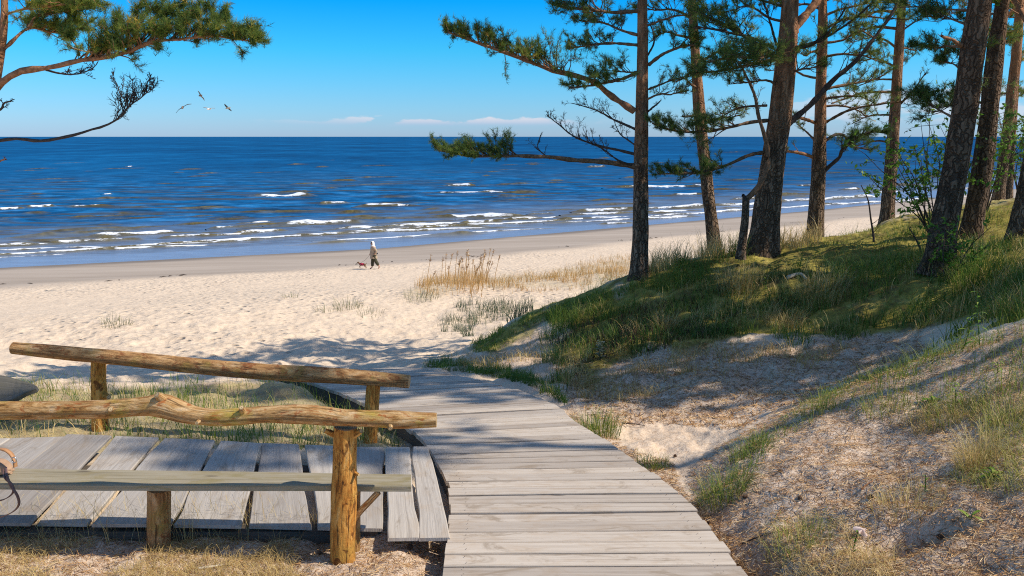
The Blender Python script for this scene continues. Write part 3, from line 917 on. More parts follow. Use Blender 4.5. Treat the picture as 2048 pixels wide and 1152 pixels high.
grass_patch('dry_grass', [(-80, 1075), (300, 1070), (620, 1085), (640, 1130), (540, 1200), (-80, 1200)], 8500, (0.04, 0.17), (0.0015, 0.003), (0.6, 1.3), M['straw'], 'matted dry straw in front of the bench', 'grass', (0.1, 0.95), 3.2, 6.0, 9, 0.46, 30)
grass_patch('stalk_grass', [(-40, 1045), (640, 1050), (640, 1085), (-40, 1085)], 420, (0.10, 0.32), (0.0018, 0.0035), (0.05, 0.5), M['straw'], 'thin dry stalks standing along the near edge of the platform', 'grass', (0.0, 1.0), 3.4, 6.0, 10, 0.2, 10)
grass_patch('mound_grass', [(1410, 1000), (1500, 890), (1640, 785), (1850, 705), (1960, 660), (1960, 700), (1860, 740), (1660, 830), (1540, 900), (1480, 1000)], 3200, (0.04, 0.16), (0.0025, 0.005), (0.3, 1.0), M['grass'], 'thin grass along the rim of the sandy mound', 'grass', (0.3, 1.0), 3.4, 9, 11, 0.45, 16)
grass_patch('tangle_grass', [(1780, 850), (1960, 770), (2080, 720), (2080, 870), (1900, 850), (1850, 880)], 2600, (0.04, 0.18), (0.002, 0.004), (0.3, 1.1), M['straw'], 'tangled dry grass on top of the sandy mound at right', 'grass', (0.1, 1.0), 3.0, 8, 12, 0.42, 16)
grass_patch('yellow_grass', [(1900, 960), (1960, 890), (2080, 840), (2080, 990), (1980, 1000)], 1300, (0.03, 0.13), (0.0018, 0.0035), (0.3, 1.0), M['grass'], 'yellow green grass on the right edge of the mound', 'grass', (0.55, 1.0), 2.8, 6, 13, 0.4, 16)
grass_patch('bottom_grass', [(1520, 1070), (1640, 1030), (1800, 1080), (1800, 1200), (1580, 1200)], 2600, (0.03, 0.13), (0.0015, 0.003), (0.5, 1.3), M['straw'], 'yellow dry grass at the foot of the mound beside the boardwalk', 'grass', (0.15, 1.0), 2.6, 5, 14, 0.35, 16)
grass_patch('valley_grass', [(1250, 700), (1850, 670), (1800, 720), (1560, 790), (1300, 790)], 1500, (0.04, 0.16), (0.003, 0.006), (0.3, 1.0), M['straw'], 'scattered dry grass in the shaded sandy hollow', 'grass', (0.0, 0.8), 5, 13, 15, 0.55, 30)
# beach vegetation
grass_patch('reed_bed', [(825, 585), (850, 560), (930, 545), (980, 555), (965, 582), (880, 592)], 2200, (0.22, 0.60), (0.012, 0.020), (0.1, 0.6), M['reed'], 'orange tinted reeds growing on the sand nearest the walking person', 'reeds', (0.2, 1.0), 28, 50, 16, 0.44, 16)
grass_patch('beach_grass', [(960, 580), (990, 560), (1100, 550), (1200, 520), (1270, 508), (1280, 560), (1100, 578)], 5200, (0.18, 0.52), (0.012, 0.020), (0.15, 0.7), M['reed'], 'dry golden beach grass behind the first pine', 'grass', (0.1, 1.0), 26, 60, 17, 0.48, 18)
grass_patch('marram_grass', [(865, 655), (910, 620), (960, 608), (1060, 600), (1075, 615), (1000, 650), (930, 668)], 2000, (0.22, 0.55), (0.010, 0.018), (0.15, 0.8), M['bluegrass'], 'blue green marram grass at the foot of the dune nose', 'grass', (0.0, 0.6), 15, 40, 18, 0.46, 22)
grass_patch('far_crest_grass', [(1290, 520), (1440, 480), (1640, 470), (1640, 490), (1440, 518), (1300, 545)], 2600, (0.15, 0.5), (0.006, 0.012), (0.1, 0.6), M['straw'], 'golden seed grass standing along the crest between the trunks', 'grass', (0.2, 1.0), 11, 24, 19, 0.4, 10)


def litter(name, poly, n, label, near, far, seed, length=(0.03, 0.075), width=(0.0012, 0.0024), mat='litter'):
    rng = np.random.default_rng(seed)
    P = scatter(poly, n, rng, near, far, 30)
    n = len(P)
    a = rng.uniform(0, 2 * PI, n); L = rng.uniform(*length, n); w = rng.uniform(*width, n)
    d = np.stack([np.cos(a), np.sin(a), rng.normal(0, 0.22, n)], 1)
    q = np.stack([-np.sin(a), np.cos(a), np.zeros(n)], 1)
    mid = P + np.array((0, 0, 0.006))
    e0 = mid - d * L[:, None] / 2; e1 = mid + d * L[:, None] / 2
    m2 = mid + q * (L * rng.normal(0, 0.12, n))[:, None] + np.array((0, 0, 0.004))
    wv = q * w[:, None] / 2 + np.array((0, 0, 0.0006))
    V = np.stack([e0 - wv, e0 + wv, m2 - wv, m2 + wv, e1 - wv, e1 + wv], 1).reshape(-1, 3)
    b = np.arange(n)[:, None] * 6
    Fc = np.concatenate([b + np.array([[0, 1, 3, 2]]), b + np.array([[2, 3, 5, 4]])], 0)
    T = np.repeat(rng.random(n), 6)
    me = fast_mesh(name, V, Fc, M[mat], False, dict(tint=T))
    return tag(link(name, me), label, 'litter', kind='stuff')


litter('pine_litter', Z_LITTER, 26000, 'brown pine needles strewn over the sandy mound', 2.5, 8, 41)
litter('pine_litter', Z_FRONT, 14000, 'brown pine needles strewn over the ground around the bench', 3.0, 5.8, 42)
litter('pine_litter', Z_LITTER2, 11000, 'dark pine needles strewn through the shaded hollow', 6, 14, 43, (0.05, 0.12), (0.003, 0.006))
litter('pine_litter', Z_RIM, 3000, 'pine needles along the right edge of the boardwalk', 3.0, 9, 44)

# ------------------------------------------------------------------ boardwalk and platform
def plank_sections(c00, c10, c01, c11, th, n=9, cham=0.006, wob=0.003, sag=0.0, seed=0):
    """top corners: c00->c10 runs along the plank at the near edge, c01->c11 at the far edge"""
    c00, c10, c01, c11 = [np.asarray(c, float) for c in (c00, c10, c01, c11)]
    t = np.linspace(0, 1, n)
    S = []
    rs = np.random.default_rng(seed)
    o1, o2 = rs.uniform(0, 50, 2)
    for i, q in enumerate(t):
        a = c00 * (1 - q) + c10 * q; b = c01 * (1 - q) + c11 * q
        ac = (b - a); W = np.linalg.norm(ac); ac = ac / W
        j1 = wob * (vnoise(np.array([q * 5 + o1]), np.array([o2]))[0] - .5) * 2
        j2 = wob * (vnoise(np.array([q * 5 + o2]), np.array([o1]))[0] - .5) * 2
        a = a + ac * j1; b = b + ac * j2
        up = np.array((0, 0, 1.0)); dz = sag * math.sin(q * PI)
        a = a + up * dz; b = b + up * dz
        S.append([a + ac * cham, b - ac * cham, b - up * cham, b - up * th, a - up * th, a - up * cham])
    return np.array(S)


def build_walk():
    base = np.array((WC[60][0], WC[60][1], WC[60][2]))
    root = empty('boardwalk', base, 'grey weathered plank boardwalk curving down through the dunes to the beach', 'boardwalk')
    mb = MB(); rng = np.random.default_rng(5)
    d = np.concatenate([[0], np.cumsum(np.linalg.norm(np.diff(WC, axis=0), axis=1))])
    pos = 0.0; k = 0
    f = lambda C, s: np.array([np.interp(s, d, C[:, j]) for j in range(3)])
    while pos < d[-1] - 0.2:
        w = rng.uniform(0.125, 0.145); g = rng.choice([0.011, 0.014, 0.018, 0.024], p=[.25, .35, .25, .15])
        l0, l1, r0, r1 = f(WL, pos), f(WL, pos + w), f(WR, pos), f(WR, pos + w)
        ex0 = rng.normal(0, 0.006); ex1 = rng.normal(0, 0.007)
        ax = (r0 - l0) / np.linalg.norm(r0 - l0)
        dz = rng.normal(0, 0.0025); tz = rng.normal(0, 0.003)
        up = np.array((0, 0, 1.0))
        S = plank_sections(l0 - ax * ex0 + up * dz, r0 + ax * ex1 + up * (dz + tz), l1 - ax * ex0 + up * (dz + rng.normal(0, .002)), r1 + ax * ex1 + up * (dz + tz + rng.normal(0, .002)), 0.038, 8, 0.005, 0.0025, rng.normal(0, 0.003), k)
        mb.loft(S, uoff=k * 3.7, att=rng.random())
        for fx in (0.07, 0.93):
            for fy in (0.25, 0.75):
                p = (l0 * (1 - fy) + l1 * fy) * (1 - fx) + (r0 * (1 - fy) + r1 * fy) * fx + rng.normal(0, 0.006, 3) * (1, 1, 0)
                p[2] += dz + 0.0035 + abs(tz)
                a8 = np.linspace(0, 2 * PI, 8, endpoint=False)
                mb.add(np.stack([p[0] + .003 * np.cos(a8), p[1] + .003 * np.sin(a8), p[2] + 0 * a8], 1), [tuple(range(8))], None, 1)
        pos += w + g; k += 1
    deck = mb.build('deck', [M['walk'], M['nail']], root, base, smooth=False)
    for C, off in ((WL, 0.06), (WR, -0.06)):
        P = C[::12].copy(); ax = (WR - WL)[::12]; ax /= np.linalg.norm(ax, axis=1)[:, None]
        P = P + ax * off; P[:, 2] -= 0.045
        S = []
        for i in range(len(P)):
            a = ax[i] * 0.03; up = np.array((0, 0, 1.0))
            S.append([P[i] - a, P[i] + a, P[i] + a - up * 0.17, P[i] - a - up * 0.17])
        b = MB(); b.loft(np.array(S)); b.build('side_beam', M['beam'], root, base, smooth=False)
    # screws
    sb = MB()
    return root


build_walk()


def build_platform():
    H = 2.13
    # plank edges : far px, near px (left edge of each plank, right edge of each plank)
    E = [((-250, 884), (-700, 1040), (-178, 882), (-590, 1041)), ((-165, 882), (-575, 1042), (-75, 880), (-420, 1043)), ((-62, 879), (-405, 1043), (20, 876), (-265, 1044)),
         ((22, 876), (-245, 1044), (128, 873), (-95, 1045)), ((136, 868), (-80, 1045), (222, 871), (62, 1046)), ((240, 872), (88, 1046), (318, 875), (172, 1047)), ((335, 876), (196, 1048), (430, 880), (340, 1048)),
         ((447, 881), (352, 1049), (520, 886), (482, 1051)), ((527, 886), (510, 1051), (597, 888), (622, 1054)), ((616, 889), (648, 1054), (700, 893), (700, 1056)), ((707, 894), (708, 1056), (767, 894), (765, 1057)),
         ((773, 894), (776, 1076), (820, 894), (838, 1075)), ((824, 893), (842, 1076), (858, 893), (898, 1075))]
    base = on_drop(400, 1000, H + 0.1)
    root = empty('plank_platform', base, 'low platform of wide grey weathered planks under the bench beside the boardwalk', 'platform')
    mb = MB(); rng = np.random.default_rng(8)
    for k, (fl, nl, fr, nr) in enumerate(E):
        h = H + rng.normal(0, 0.006) - (0.012 if k >= 11 else 0)
        if 0 < k < 11:
            pf = E[k - 1][2]; pn = E[k - 1][3]
            fl = (fl[0] * .55 + pf[0] * .45, fl[1]); nl = (nl[0] * .55 + pn[0] * .45, nl[1])
        c = [on_drop(*p, h + rng.normal(0, 0.004)) for p in (nl, fl, nr, fr)]
        S = plank_sections(c[0], c[1], c[2], c[3], 0.020, 16, 0.006, 0.014, rng.normal(0, 0.006), 100 + k)
        mb.loft(S, uoff=k * 5.3, att=rng.random())
    mb.build('deck', M['deck'], root, base, smooth=False)
    for yy in (4.35, 5.2):
        b = MB(); a = np.array((-3.6, yy, ZC - H - 0.048)); c = np.array((-0.75, yy, ZC - H - 0.048))
        S = [[p + np.array(v) for v in ((0, -.05, 0), (0, .05, 0), (0, .05, -.09), (0, -.05, -.09))] for p in (a, c)]
        b.loft(np.array(S)); b.build('bearer', M['beam'], root, base, smooth=False)


build_platform()


# ------------------------------------------------------------------ log bench, railing
def log_obj(name, pxs, Y, parent, base, mat, seed, m=14, n=60, rough=0.14, knots=(), Yend=None):
    P = []; R = []
    for i, (px, py, w) in enumerate(pxs):
        yy = Y if Yend is None else Y + (Yend - Y) * i / (len(pxs) - 1)
        p = at(px, py, yy); dep = yy * CP - (p[2] - ZC) * SP
        P.append(p); R.append(w / F * dep / 2)
    Q = spline(np.hstack([np.array(P), np.array(R)[:, None]]), n)
    S = tube_sections(Q[:, :3], Q[:, 3], m, rough, seed, 4.0)
    mb = MB(); mb.loft(S, capmi=1, uoff=seed * 1.3)
    for (px, py, rpx, dx, dz) in knots:
        p = at(px, py, Y - 0.02); d = np.array((dx, -0.8, dz)); d /= np.linalg.norm(d)
        r = rpx / F * Y
        K = np.stack([p - d * 0.03, p + d * 0.02, p + d * 0.045])
        mb.loft(tube_sections(K, [r * 1.25, r, r * 0.72], 9, 0.15, seed), capmi=1, uoff=seed)
    return mb.build(name, [M[mat], M['end']], parent, base)


def build_bench():
    base = on_drop(600, 1105, 2.2)
    root = empty('log_bench', base, 'rustic bench of peeled logs with a plank seat, seen from behind', 'bench')
    Y = 4.0
    b0 = on_drop(684, 1122, 2.2); Y0 = float(b0[1])
    log_obj('backrest', [(-420, 836, 42), (-200, 824, 40), (0, 821, 36), (100, 820, 35), (215, 818, 38), (290, 813, 40), (325, 812, 50), (362, 824, 44), (400, 832, 37), (450, 835, 36), (530, 830, 34), (615, 830, 42), (690, 836, 36), (760, 838, 35), (795, 840, 37), (873, 840, 29)],
            Y0 - 0.01, root, base, 'log', 3, 18, 140, 0.20, [(223, 819, 7, 0.3, 0.3), (486, 823, 7, 0.1, 0.8), (779, 846, 7, 0.2, -0.3), (326, 798, 9, -0.5, 0.9), (400, 840, 5, 0, 0)])
    log_obj('post', [(686, 1150, 50), (686, 1122, 49), (686, 1060, 50), (688, 1000, 50), (690, 930, 47), (691, 880, 46), (692, 853, 46)], Y0 + 0.02, root, base, 'post', 5, 16, 50, 0.14,
            [(664, 867, 6, -1.2, 0.9), (712, 868, 7, 1.2, 0.9), (708, 945, 4, 0.8, 0)])
    log_obj('post', [(-330, 1150, 50), (-328, 1050, 50), (-326, 940, 48), (-324, 850, 46)], Y0 + 0.02, root, base, 'post', 6, 14, 40, 0.12)
    # seat board
    Hs = 1.815
    px = [-330, -60, 0, 140, 300, 480, 640, 760, 822]
    far = [934, 935, 936, 939, 941, 943, 946, 948, 949]
    near = [964, 966, 967, 969, 970, 970, 970, 971, 971]
    S = []
    a = spline(np.array([on_drop(x, y, Hs) for x, y in zip(px, far)]), 60); b = spline(np.array([on_drop(x, y, Hs) for x, y in zip(px, near)]), 60)
    for i in range(60):
        p, q = a[i], b[i]
        ac = (q - p) / np.linalg.norm(q - p)
        q = q + ac * 0.004 * (fbm(np.array([i * 0.35]), np.array([3.0]), 3, 5)[0]); up = np.array((0, 0, 1.0))
        S.append([q - ac * .006, p, p - up * .032, q - up * .034, q - up * .006])
    mb = MB(); mb.loft(np.array(S)); mb.build('seat', M['seat'], root, base, smooth=False)
    leg = lambda pxs, yy, sd, mt: log_obj('seat_leg', pxs, yy, root, base, mt, sd, 12, 24, 0.08)
    yl = float(on_drop(318, 1090, 2.21)[1])
    leg([(318, 1105, 46), (318, 1040, 46), (318, 977, 46)], yl, 11, 'log2')
    leg([(-200, 1085, 46), (-200, 1040, 46), (-199, 974, 46)], yl, 12, 'log2')
    leg([(708, 1120, 26), (708, 1050, 26), (709, 979, 25)], Y0 + 0.17, 13, 'log2')
    log_obj('brace', [(704, 1042, 14), (722, 1020, 13), (740, 1002, 12), (757, 984, 12)], Y0 + 0.10, root, base, 'log', 14, 9, 16, 0.12)


build_bench()


def build_railing():
    b1 = on_drop(197, 869, 2.33); b2 = on_drop(743, 890, 2.36)
    base = (b1 + b2) / 2
    root = empty('log_railing', base, 'sloping log railing on two short posts behind the platform, facing the beach', 'railing')
    Y1, Y2 = float(b1[1]), float(b2[1])
    P = [(26, 696, 24), (110, 704, 28), (200, 712, 29), (300, 722, 30), (420, 735, 31), (520, 743, 33), (600, 748, 33), (680, 752, 31), (740, 757, 30), (819, 763, 27)]
    log_obj('rail', P, Y1, root, base, 'log2', 21, 14, 90, 0.09, [(300, 722, 5, 0, .3), (565, 742, 5, 0, 0.4), (665, 752, 6, 0, -.2)], Yend=Y2)
    log_obj('post', [(200, 900, 30), (200, 868, 30), (199, 800, 30), (197, 760, 29), (197, 722, 28)], Y1 + 0.03, root, base, 'post', 22, 12, 30, 0.12, [(211, 793, 7, 1.3, 0)])
    log_obj('post', [(741, 915, 29), (741, 888, 29), (743, 830, 28), (747, 766, 27)], Y2 + 0.03, root, base, 'post', 23, 12, 30, 0.12)


build_railing()


def build_board():
    # curved end of a weathered board on a low trestle at the left edge
    Y = 6.9
    base = at(-40, 845, Y); base[2] = float(ground_z([base[0]], [base[1]])[0])
    root = empty('board_table', base, 'weathered dark board with a curved tip at the left edge behind the log bench', 'board')
    top = [(-260, 742), (-100, 747), (0, 753), (40, 763), (66, 770), (76, 776)]
    bot = [(-260, 812), (-100, 810), (0, 806), (28, 802), (50, 790), (74, 781)]
    tp = spline(np.array([at(x, y, Y + 0.38 * (1 - i / 9)) for i, (x, y) in enumerate(top)]), 26)
    bt = spline(np.array([at(x, y, Y - 0.30 + 0.22 * (i / 5) ** 3) for i, (x, y) in enumerate(bot)]), 26)
    S = []
    for p, q in zip(tp, bt):
        nrm = np.array((0, -0.55, 0.83)) * 0.022
        S.append([p + nrm, (p + q) / 2 + nrm * 1.3, q + nrm, q - nrm, (p + q) / 2 - nrm, p - nrm])
    mb = MB(); mb.loft(np.array(S)); mb.build('board_top', M['board'], root, base, smooth=False)
    g = log_obj('leg', [(-50, 870, 34), (-50, 830, 34), (-50, 800, 34)], Y + 0.02, root, base, 'log2', 31, 10, 14, 0.1)


build_board()

# ------------------------------------------------------------------ pines
RT = random.Random(11)


def rv(s=1.0):
    return np.array((RT.gauss(0, s), RT.gauss(0, s), RT.gauss(0, s)))


def unit(v):
    return v / (np.linalg.norm(v) + 1e-9)


class Tubes:
    """very light tubes collected fast (no caps, no uv)"""
    def __init__(self): self.V = []; self.F = []; self.n = 0

    def add(self, P, R, m=4):
        S = tube_sections(np.asarray(P), R, m)
        n = len(P)
        self.V.append(S.reshape(-1, 3))
        i = (np.arange(n - 1)[:, None] * m + np.arange(m)[None])
        j = (np.arange(n - 1)[:, None] * m + (np.arange(m)[None] + 1) % m)
        self.F.append(np.stack([i, j, j + m, i + m], -1).reshape(-1, 4) + self.n)
        self.n += n * m

    def build(self, name, mat, parent, base):
        me = fast_mesh(name, np.vstack(self.V) - base, np.vstack(self.F), mat, True)
        return link(name, me, parent)


def needles(name, shoots, parent, base, rng, cnt=18, ln=(0.045, 0.075), wd=0.005, slen=0.09, tint=(0.0, 0.9)):
    P = np.array([s[0] for s in shoots]); D = np.array([s[1] for s in shoots])
    D /= np.linalg.norm(D, axis=1)[:, None] + 1e-9
    n = len(P)
    u = rng.random((n, cnt)) * slen
    rd = rng.normal(0, 1, (n, cnt, 3))
    rd -= (rd * D[:, None]).sum(-1, keepdims=True) * D[:, None]
    rd /= np.linalg.norm(rd, axis=-1, keepdims=True) + 1e-9
    a = rng.uniform(0.45, 1.15, (n, cnt, 1))
    nd = D[:, None] * np.cos(a) + rd * np.sin(a)
    nd[..., 2] += 0.12
    L = rng.uniform(ln[0], ln[1], (n, cnt, 1))
    b = P[:, None] - D[:, None] * u[..., None]
    sv = np.cross(nd, rng.normal(0, 1, (n, cnt, 3)))
    sv /= np.linalg.norm(sv, axis=-1, keepdims=True) + 1e-9
    w = wd * 0.5
    V = np.stack([b - sv * w, b + sv * w, b + nd * L], 2).reshape(-1, 3) - base
    Fc = np.arange(len(V)).reshape(-1, 3)
    st = rng.beta(1.6, 2.4, n)                       # per shoot
    t = tint[0] + (tint[1] - tint[0]) * np.clip(st[:, None] + rng.normal(0, 0.10, (n, cnt)), 0, 1)
    if tint[1] > 0.8:
        t = np.where(rng.random((n, 1)) < 0.015, 1.0, t)
    T = np.repeat(t.ravel(), 3)
    me = fast_mesh(name, V, Fc, M['needle'], False, dict(tint=T))
    return link(name, me, parent)


def grow(tb, P, R, shoots, t0, n2, len2, up, leafy, mside=3, spread=0.9, tert=5, tip=True, curl=0.3, t1=1.0):
    """secondary twigs along a limb P with radii R"""
    n = len(P)
    for i in range(n2):
        t = t0 + (t1 - t0) * ((i + RT.random()) / n2)
        k = min(int(t * (n - 1)), n - 2)
        f = t * (n - 1) - k
        p = P[k] * (1 - f) + P[k + 1] * f
        T = unit(P[k + 1] - P[k])
        side = unit(np.cross(T, (0, 0, 1)))
        sg = 1 if RT.random() < 0.5 else -1
        d = unit(T * RT.uniform(0.25, 0.8) + side * sg * RT.uniform(0.1, 1.0) * spread + np.array((0, 0, RT.uniform(-0.15, 1.0) * up)) + rv(0.12))
        L = len2 * RT.uniform(0.45, 1.1) * (1.0 - 0.55 * (t - t0) / max(t1 - t0, 1e-3))
        q = [p]; dd = d
        for s in range(5):
            dd = unit(dd + rv(0.2) + np.array((0, 0, curl * 0.35)))
            q.append(q[-1] + dd * L / 5)
        q = np.array(q)
        rb = min(R[k] * 0.55, 0.006 + 0.012 * L)
        tb.add(q, np.linspace(rb, 0.0022, 6), mside)
        for j in range(tert):
            s = RT.uniform(0.45 if leafy > 0 else 0.25, 0.98) * 5
            kk = min(int(s), 4); pp = q[kk] + (q[kk + 1] - q[kk]) * (s - kk)
            TT = unit(q[kk + 1] - q[kk]); sd = unit(np.cross(TT, rv()))
            d3 = unit(TT * 0.7 + sd * RT.uniform(0.4, 1.0) + np.array((0, 0, 0.25 * up)))
            L3 = L * RT.uniform(0.18, 0.42)
            m1 = pp + d3 * L3 * 0.5; d4 = unit(d3 + rv(0.25) + np.array((0, 0, curl * 0.4))); e = m1 + d4 * L3 * 0.5
            tb.add(np.array([pp, m1, e]), [0.0035, 0.0028, 0.0016], mside)
            if leafy > 0:
                if RT.random() < leafy: shoots.append((e, d4))
                if RT.random() < leafy * 0.8: shoots.append((m1 + rv(0.01), unit(d3 + rv(0.3))))
                if RT.random() < leafy * 0.5: shoots.append((e + rv(0.03), unit(d4 + rv(0.5))))
            else:
                for _ in range(2):
                    d5 = unit(d4 + rv(0.5)); tb.add(np.array([m1, m1 + d5 * L3 * 0.35, m1 + unit(d5 + rv(.3)) * L3 * 0.7]), [0.0025, 0.002, 0.0012], 3)
        if leafy > 0:
            shoots.append((q[-1], unit(q[-1] - q[-2])))
            if RT.random() < leafy: shoots.append((q[-2], unit(q[-1] - q[-2] + rv(0.4))))


NR = np.random.default_rng(21)


def make_limb(root, base, pxs, Y, dY, r0, r1, t0, n2, len2, up=0.6, leafy=1.0, mat='branch', tint=(0.0, 0.9), tert=5, cnt=15, wd=0.0050, nl=(0.05, 0.08), spread=0.9, sub=None, curl=0.3, t1=1.0):
    """a limb traced where it grows; r0, r1 are widths seen in px at its depth"""
    P = []
    k = len(pxs)
    for i, (px, py) in enumerate(pxs):
        P.append(at(px, py, Y + dY * (i / (k - 1))))
    n = 24
    P = spline(np.array(P), n)
    P = P + np.cumsum(np.array([rv(0.0035) for _ in range(n)]), axis=0) * np.linspace(0, 1, n)[:, None]
    R = np.linspace(r0, r1, n) / F * Y / 2
    tb = Tubes(); tb.add(P, R * (1 + 0.12 * NR.normal(0, 1, n)), 8)
    sh = []
    grow(tb, P, R, sh, t0, n2, len2, up, leafy, 3, spread, tert, curl=curl, t1=t1)
    b = tb.build('branch', M[mat], root, base)
    if sh:
        needles('needles', sh, b, base, NR, cnt, nl, wd, tint=tint)
    return P


def trunk(root, base, pxs, Y, mat, seed, top=None, m=22, n=90, dYtop=0.0):
    P = []; R = []
    for (px, py, w) in pxs:
        p = at(px, py, Y); P.append(p); R.append(w / F * (Y * CP - (p[2] - ZC) * SP) / 2)
    if top is not None:
        p = P[-1] + (P[-1] - P[-2]) / abs(P[-1][2] - P[-2][2]) * top
        p2 = P[-1] * 0.5 + p * 0.5
        P += [p2, p]; R += [R[-1] * 0.72, R[-1] * 0.28]
    Q = np.hstack([np.array(P), np.array(R)[:, None]])
    Q = spline(Q, n)
    # root flare
    zz = Q[:, 2] - Q[0, 2]
    Q[:, 3] *= 1 + 0.45 * np.exp(-np.maximum(zz, 0) / 0.25)
    S = tube_sections(Q[:, :3], np.maximum(Q[:, 3], 0.012), m, 0.16, seed, 1.8)
    mb = MB(); mb.loft(S, uoff=seed)
    mb.build('trunk', M[mat], root, base)
    return Q


def crown(root, base, Q, z0, z1, nl, reach, seed, name='crown', cnt=12, tint=(0.0, 0.8), wd=0.026, ln=(0.10, 0.17)):
    """limbs and foliage of the upper crown"""
    tb = Tubes(); sh = []
    for i in range(nl):
        f = (i + RT.random()) / nl
        z = z0 + (z1 - z0) * f
        k = int(np.argmin(abs(Q[:, 2] - z))); p = Q[k, :3]
        a = RT.uniform(0, 2 * PI)
        L = reach * RT.uniform(0.6, 1.1) * (1 - 0.55 * f)
        d = np.array((math.cos(a), math.sin(a), RT.uniform(-0.05, 0.45)))
        q = [p]
        for s in range(7):
            d = unit(d + rv(0.13) + np.array((0, 0, 0.05)))
            q.append(q[-1] + d * L / 7)
        q = spline(np.array(q), 14)
        R = np.linspace(0.045, 0.012, 14) * (0.6 + L / 4)
        tb.add(q, R, 5)
        grow(tb, q, R, sh, 0.25, 15, 0.8, 0.5, 0.95, 3, 1.0, 4)
    b = tb.build(name, M['branch_red'], root, base)
    needles('needles', sh, b, base, NR, cnt, ln, wd, 0.14, tint)


def auto_limb(root, base, Q, py, Y, direction, Lpx, rise, r0, leafy, n2=16, len2=0.5, dY=None, up=0.4, mat='branch', t0=0.35, tint=(0.05, 0.9), wd=0.005, cnt=14, tert=5):
    """a side limb leaving the trunk at a given height, reaching Lpx sideways"""
    p0 = at(1024, py, Y)
    k = int(np.argmin(abs(Q[:, 2] - p0[2])))
    p = Q[k, :3]
    L = Lpx / F * Y
    dY = RT.uniform(-0.8, 0.8) if dY is None else dY
    pts = [p]
    for f, e in ((0.3, 0.16), (0.62, 0.18), (1.0, 0.0)):
        pts.append(p + np.array((direction * L * f, dY * f, rise * L * f + e * L * RT.uniform(0.1, 0.9))))
    P = spline(np.array(pts), 20)
    P = P + np.cumsum(np.array([rv(0.012) for _ in range(20)]), axis=0) * np.linspace(0, 1, 20)[:, None]
    R = np.linspace(r0, r0 * 0.3, 20) / F * Y / 2
    tb = Tubes(); tb.add(P, R, 6)
    sh = []
    grow(tb, P, R, sh, t0, n2, len2, up, leafy, 3, 0.9, tert)
    b = tb.build('branch', M[mat], root, base)
    if sh: needles('needles', sh, b, base, NR, cnt, (0.05, 0.08), wd, tint=tint)


def pine(px, py, Y, label, name='pine_tree', group='pines on the dune'):
    b = at(px, py, Y); b[2] = float(ground_z([b[0]], [b[1]])[0]) - 0.05
    return empty(name, b, label, 'tree', group), b


def base_px(px, py, lo=6):
    """where the ground is at that pixel's column, for a trunk foot"""
    return px, py


# --- first pine, long branches reaching over the sea
Y1 = 13.7
r, b = pine(1279, 552, Y1, 'pine with two long horizontal branches reaching left over the sea, leftmost of the dune pines')
Q = trunk(r, b, [(1277, 566, 36), (1278, 540, 34), (1281, 450, 32), (1281, 340, 28), (1283, 230, 26), (1285, 120, 22), (1285, 0, 19), (1287, -120, 16)], Y1, 'bark', 1, 4.0)
lw = dict(root=r, base=b, Y=Y1)
make_limb(pxs=[(1268, 222), (1220, 190), (1190, 165), (1146, 150), (1098, 139), (1049, 119), (995, 100), (946, 84), (895, 66)], dY=-1.2, r0=13, r1=3.5, t0=0.40, n2=100, len2=0.55, up=0.8, mat='branch_red', tint=(0.0, 0.95), spread=0.7, **lw)
make_limb(pxs=[(1272, 333), (1211, 324), (1146, 320), (1098, 314), (1033, 312), (985, 312), (937, 312), (872, 300)], dY=-1.0, r0=11, r1=3, t0=0.60, n2=72, len2=0.50, up=0.8, tint=(0.0, 0.8), spread=0.7, **lw)
make_limb(pxs=[(1272, 309), (1236, 300), (1195, 291), (1149, 274), (1114, 248), (1090, 228)], dY=0.6, r0=6, r1=1.6, t0=0.3, n2=20, len2=0.42, up=0.9, leafy=0, mat='dead', tert=6, **lw)
make_limb(pxs=[(1272, 333), (1240, 322), (1215, 306), (1190, 292)], dY=-0.6, r0=5, r1=2, t0=0.5, n2=5, len2=0.3, up=0.8, leafy=0, mat='dead', **lw)
make_limb(pxs=[(1270, 258), (1227, 238), (1195, 219), (1146, 203)], dY=0.8, r0=5, r1=1.5, t0=0.3, n2=14, len2=0.42, up=0.7, leafy=0, mat='dead', tert=6, **lw)
make_limb(pxs=[(1100, 318), (1085, 306), (1075, 292), (1080, 268)], dY=0.2, r0=3, r1=1.2, t0=0.2, n2=9, len2=0.28, up=0.9, leafy=0, mat='dead', tert=5, **lw)
make_limb(pxs=[(1298, 129), (1323, 110), (1356, 95), (1395, 88)], dY=-0.8, r0=8, r1=3, t0=0.5, n2=18, len2=0.45, up=0.6, mat='branch', **lw)
make_limb(pxs=[(1275, 90), (1227, 87), (1178, 92), (1146, 97)], dY=0.7, r0=7, r1=2.5, t0=0.3, n2=26, len2=0.55, up=0.1, tint=(0.0, 0.6), **lw)
make_limb(pxs=[(1275, 22), (1227, 24), (1178, 16), (1118, 8)], dY=-0.5, r0=8, r1=2.5, t0=0.35, n2=34, len2=0.7, up=0.2, tint=(0.0, 0.7), **lw)
make_limb(pxs=[(1275, 70), (1240, 60), (1205, 45), (1160, 40)], dY=0.9, r0=6, r1=2.5, t0=0.3, n2=24, len2=0.6, up=0.3, tint=(0.0, 0.6), **lw)
make_limb(pxs=[(1273, 145), (1243, 158), (1195, 170), (1137, 180)], dY=-0.9, r0=7, r1=2.5, t0=0.3, n2=30, len2=0.5, up=0.7, tint=(0.1, 0.95), **lw)
make_limb(pxs=[(1293, 180), (1323, 168), (1356, 155), (1384, 148)], dY=0.6, r0=5, r1=2, t0=0.2, n2=16, len2=0.4, up=0.2, leafy=0.35, **lw)
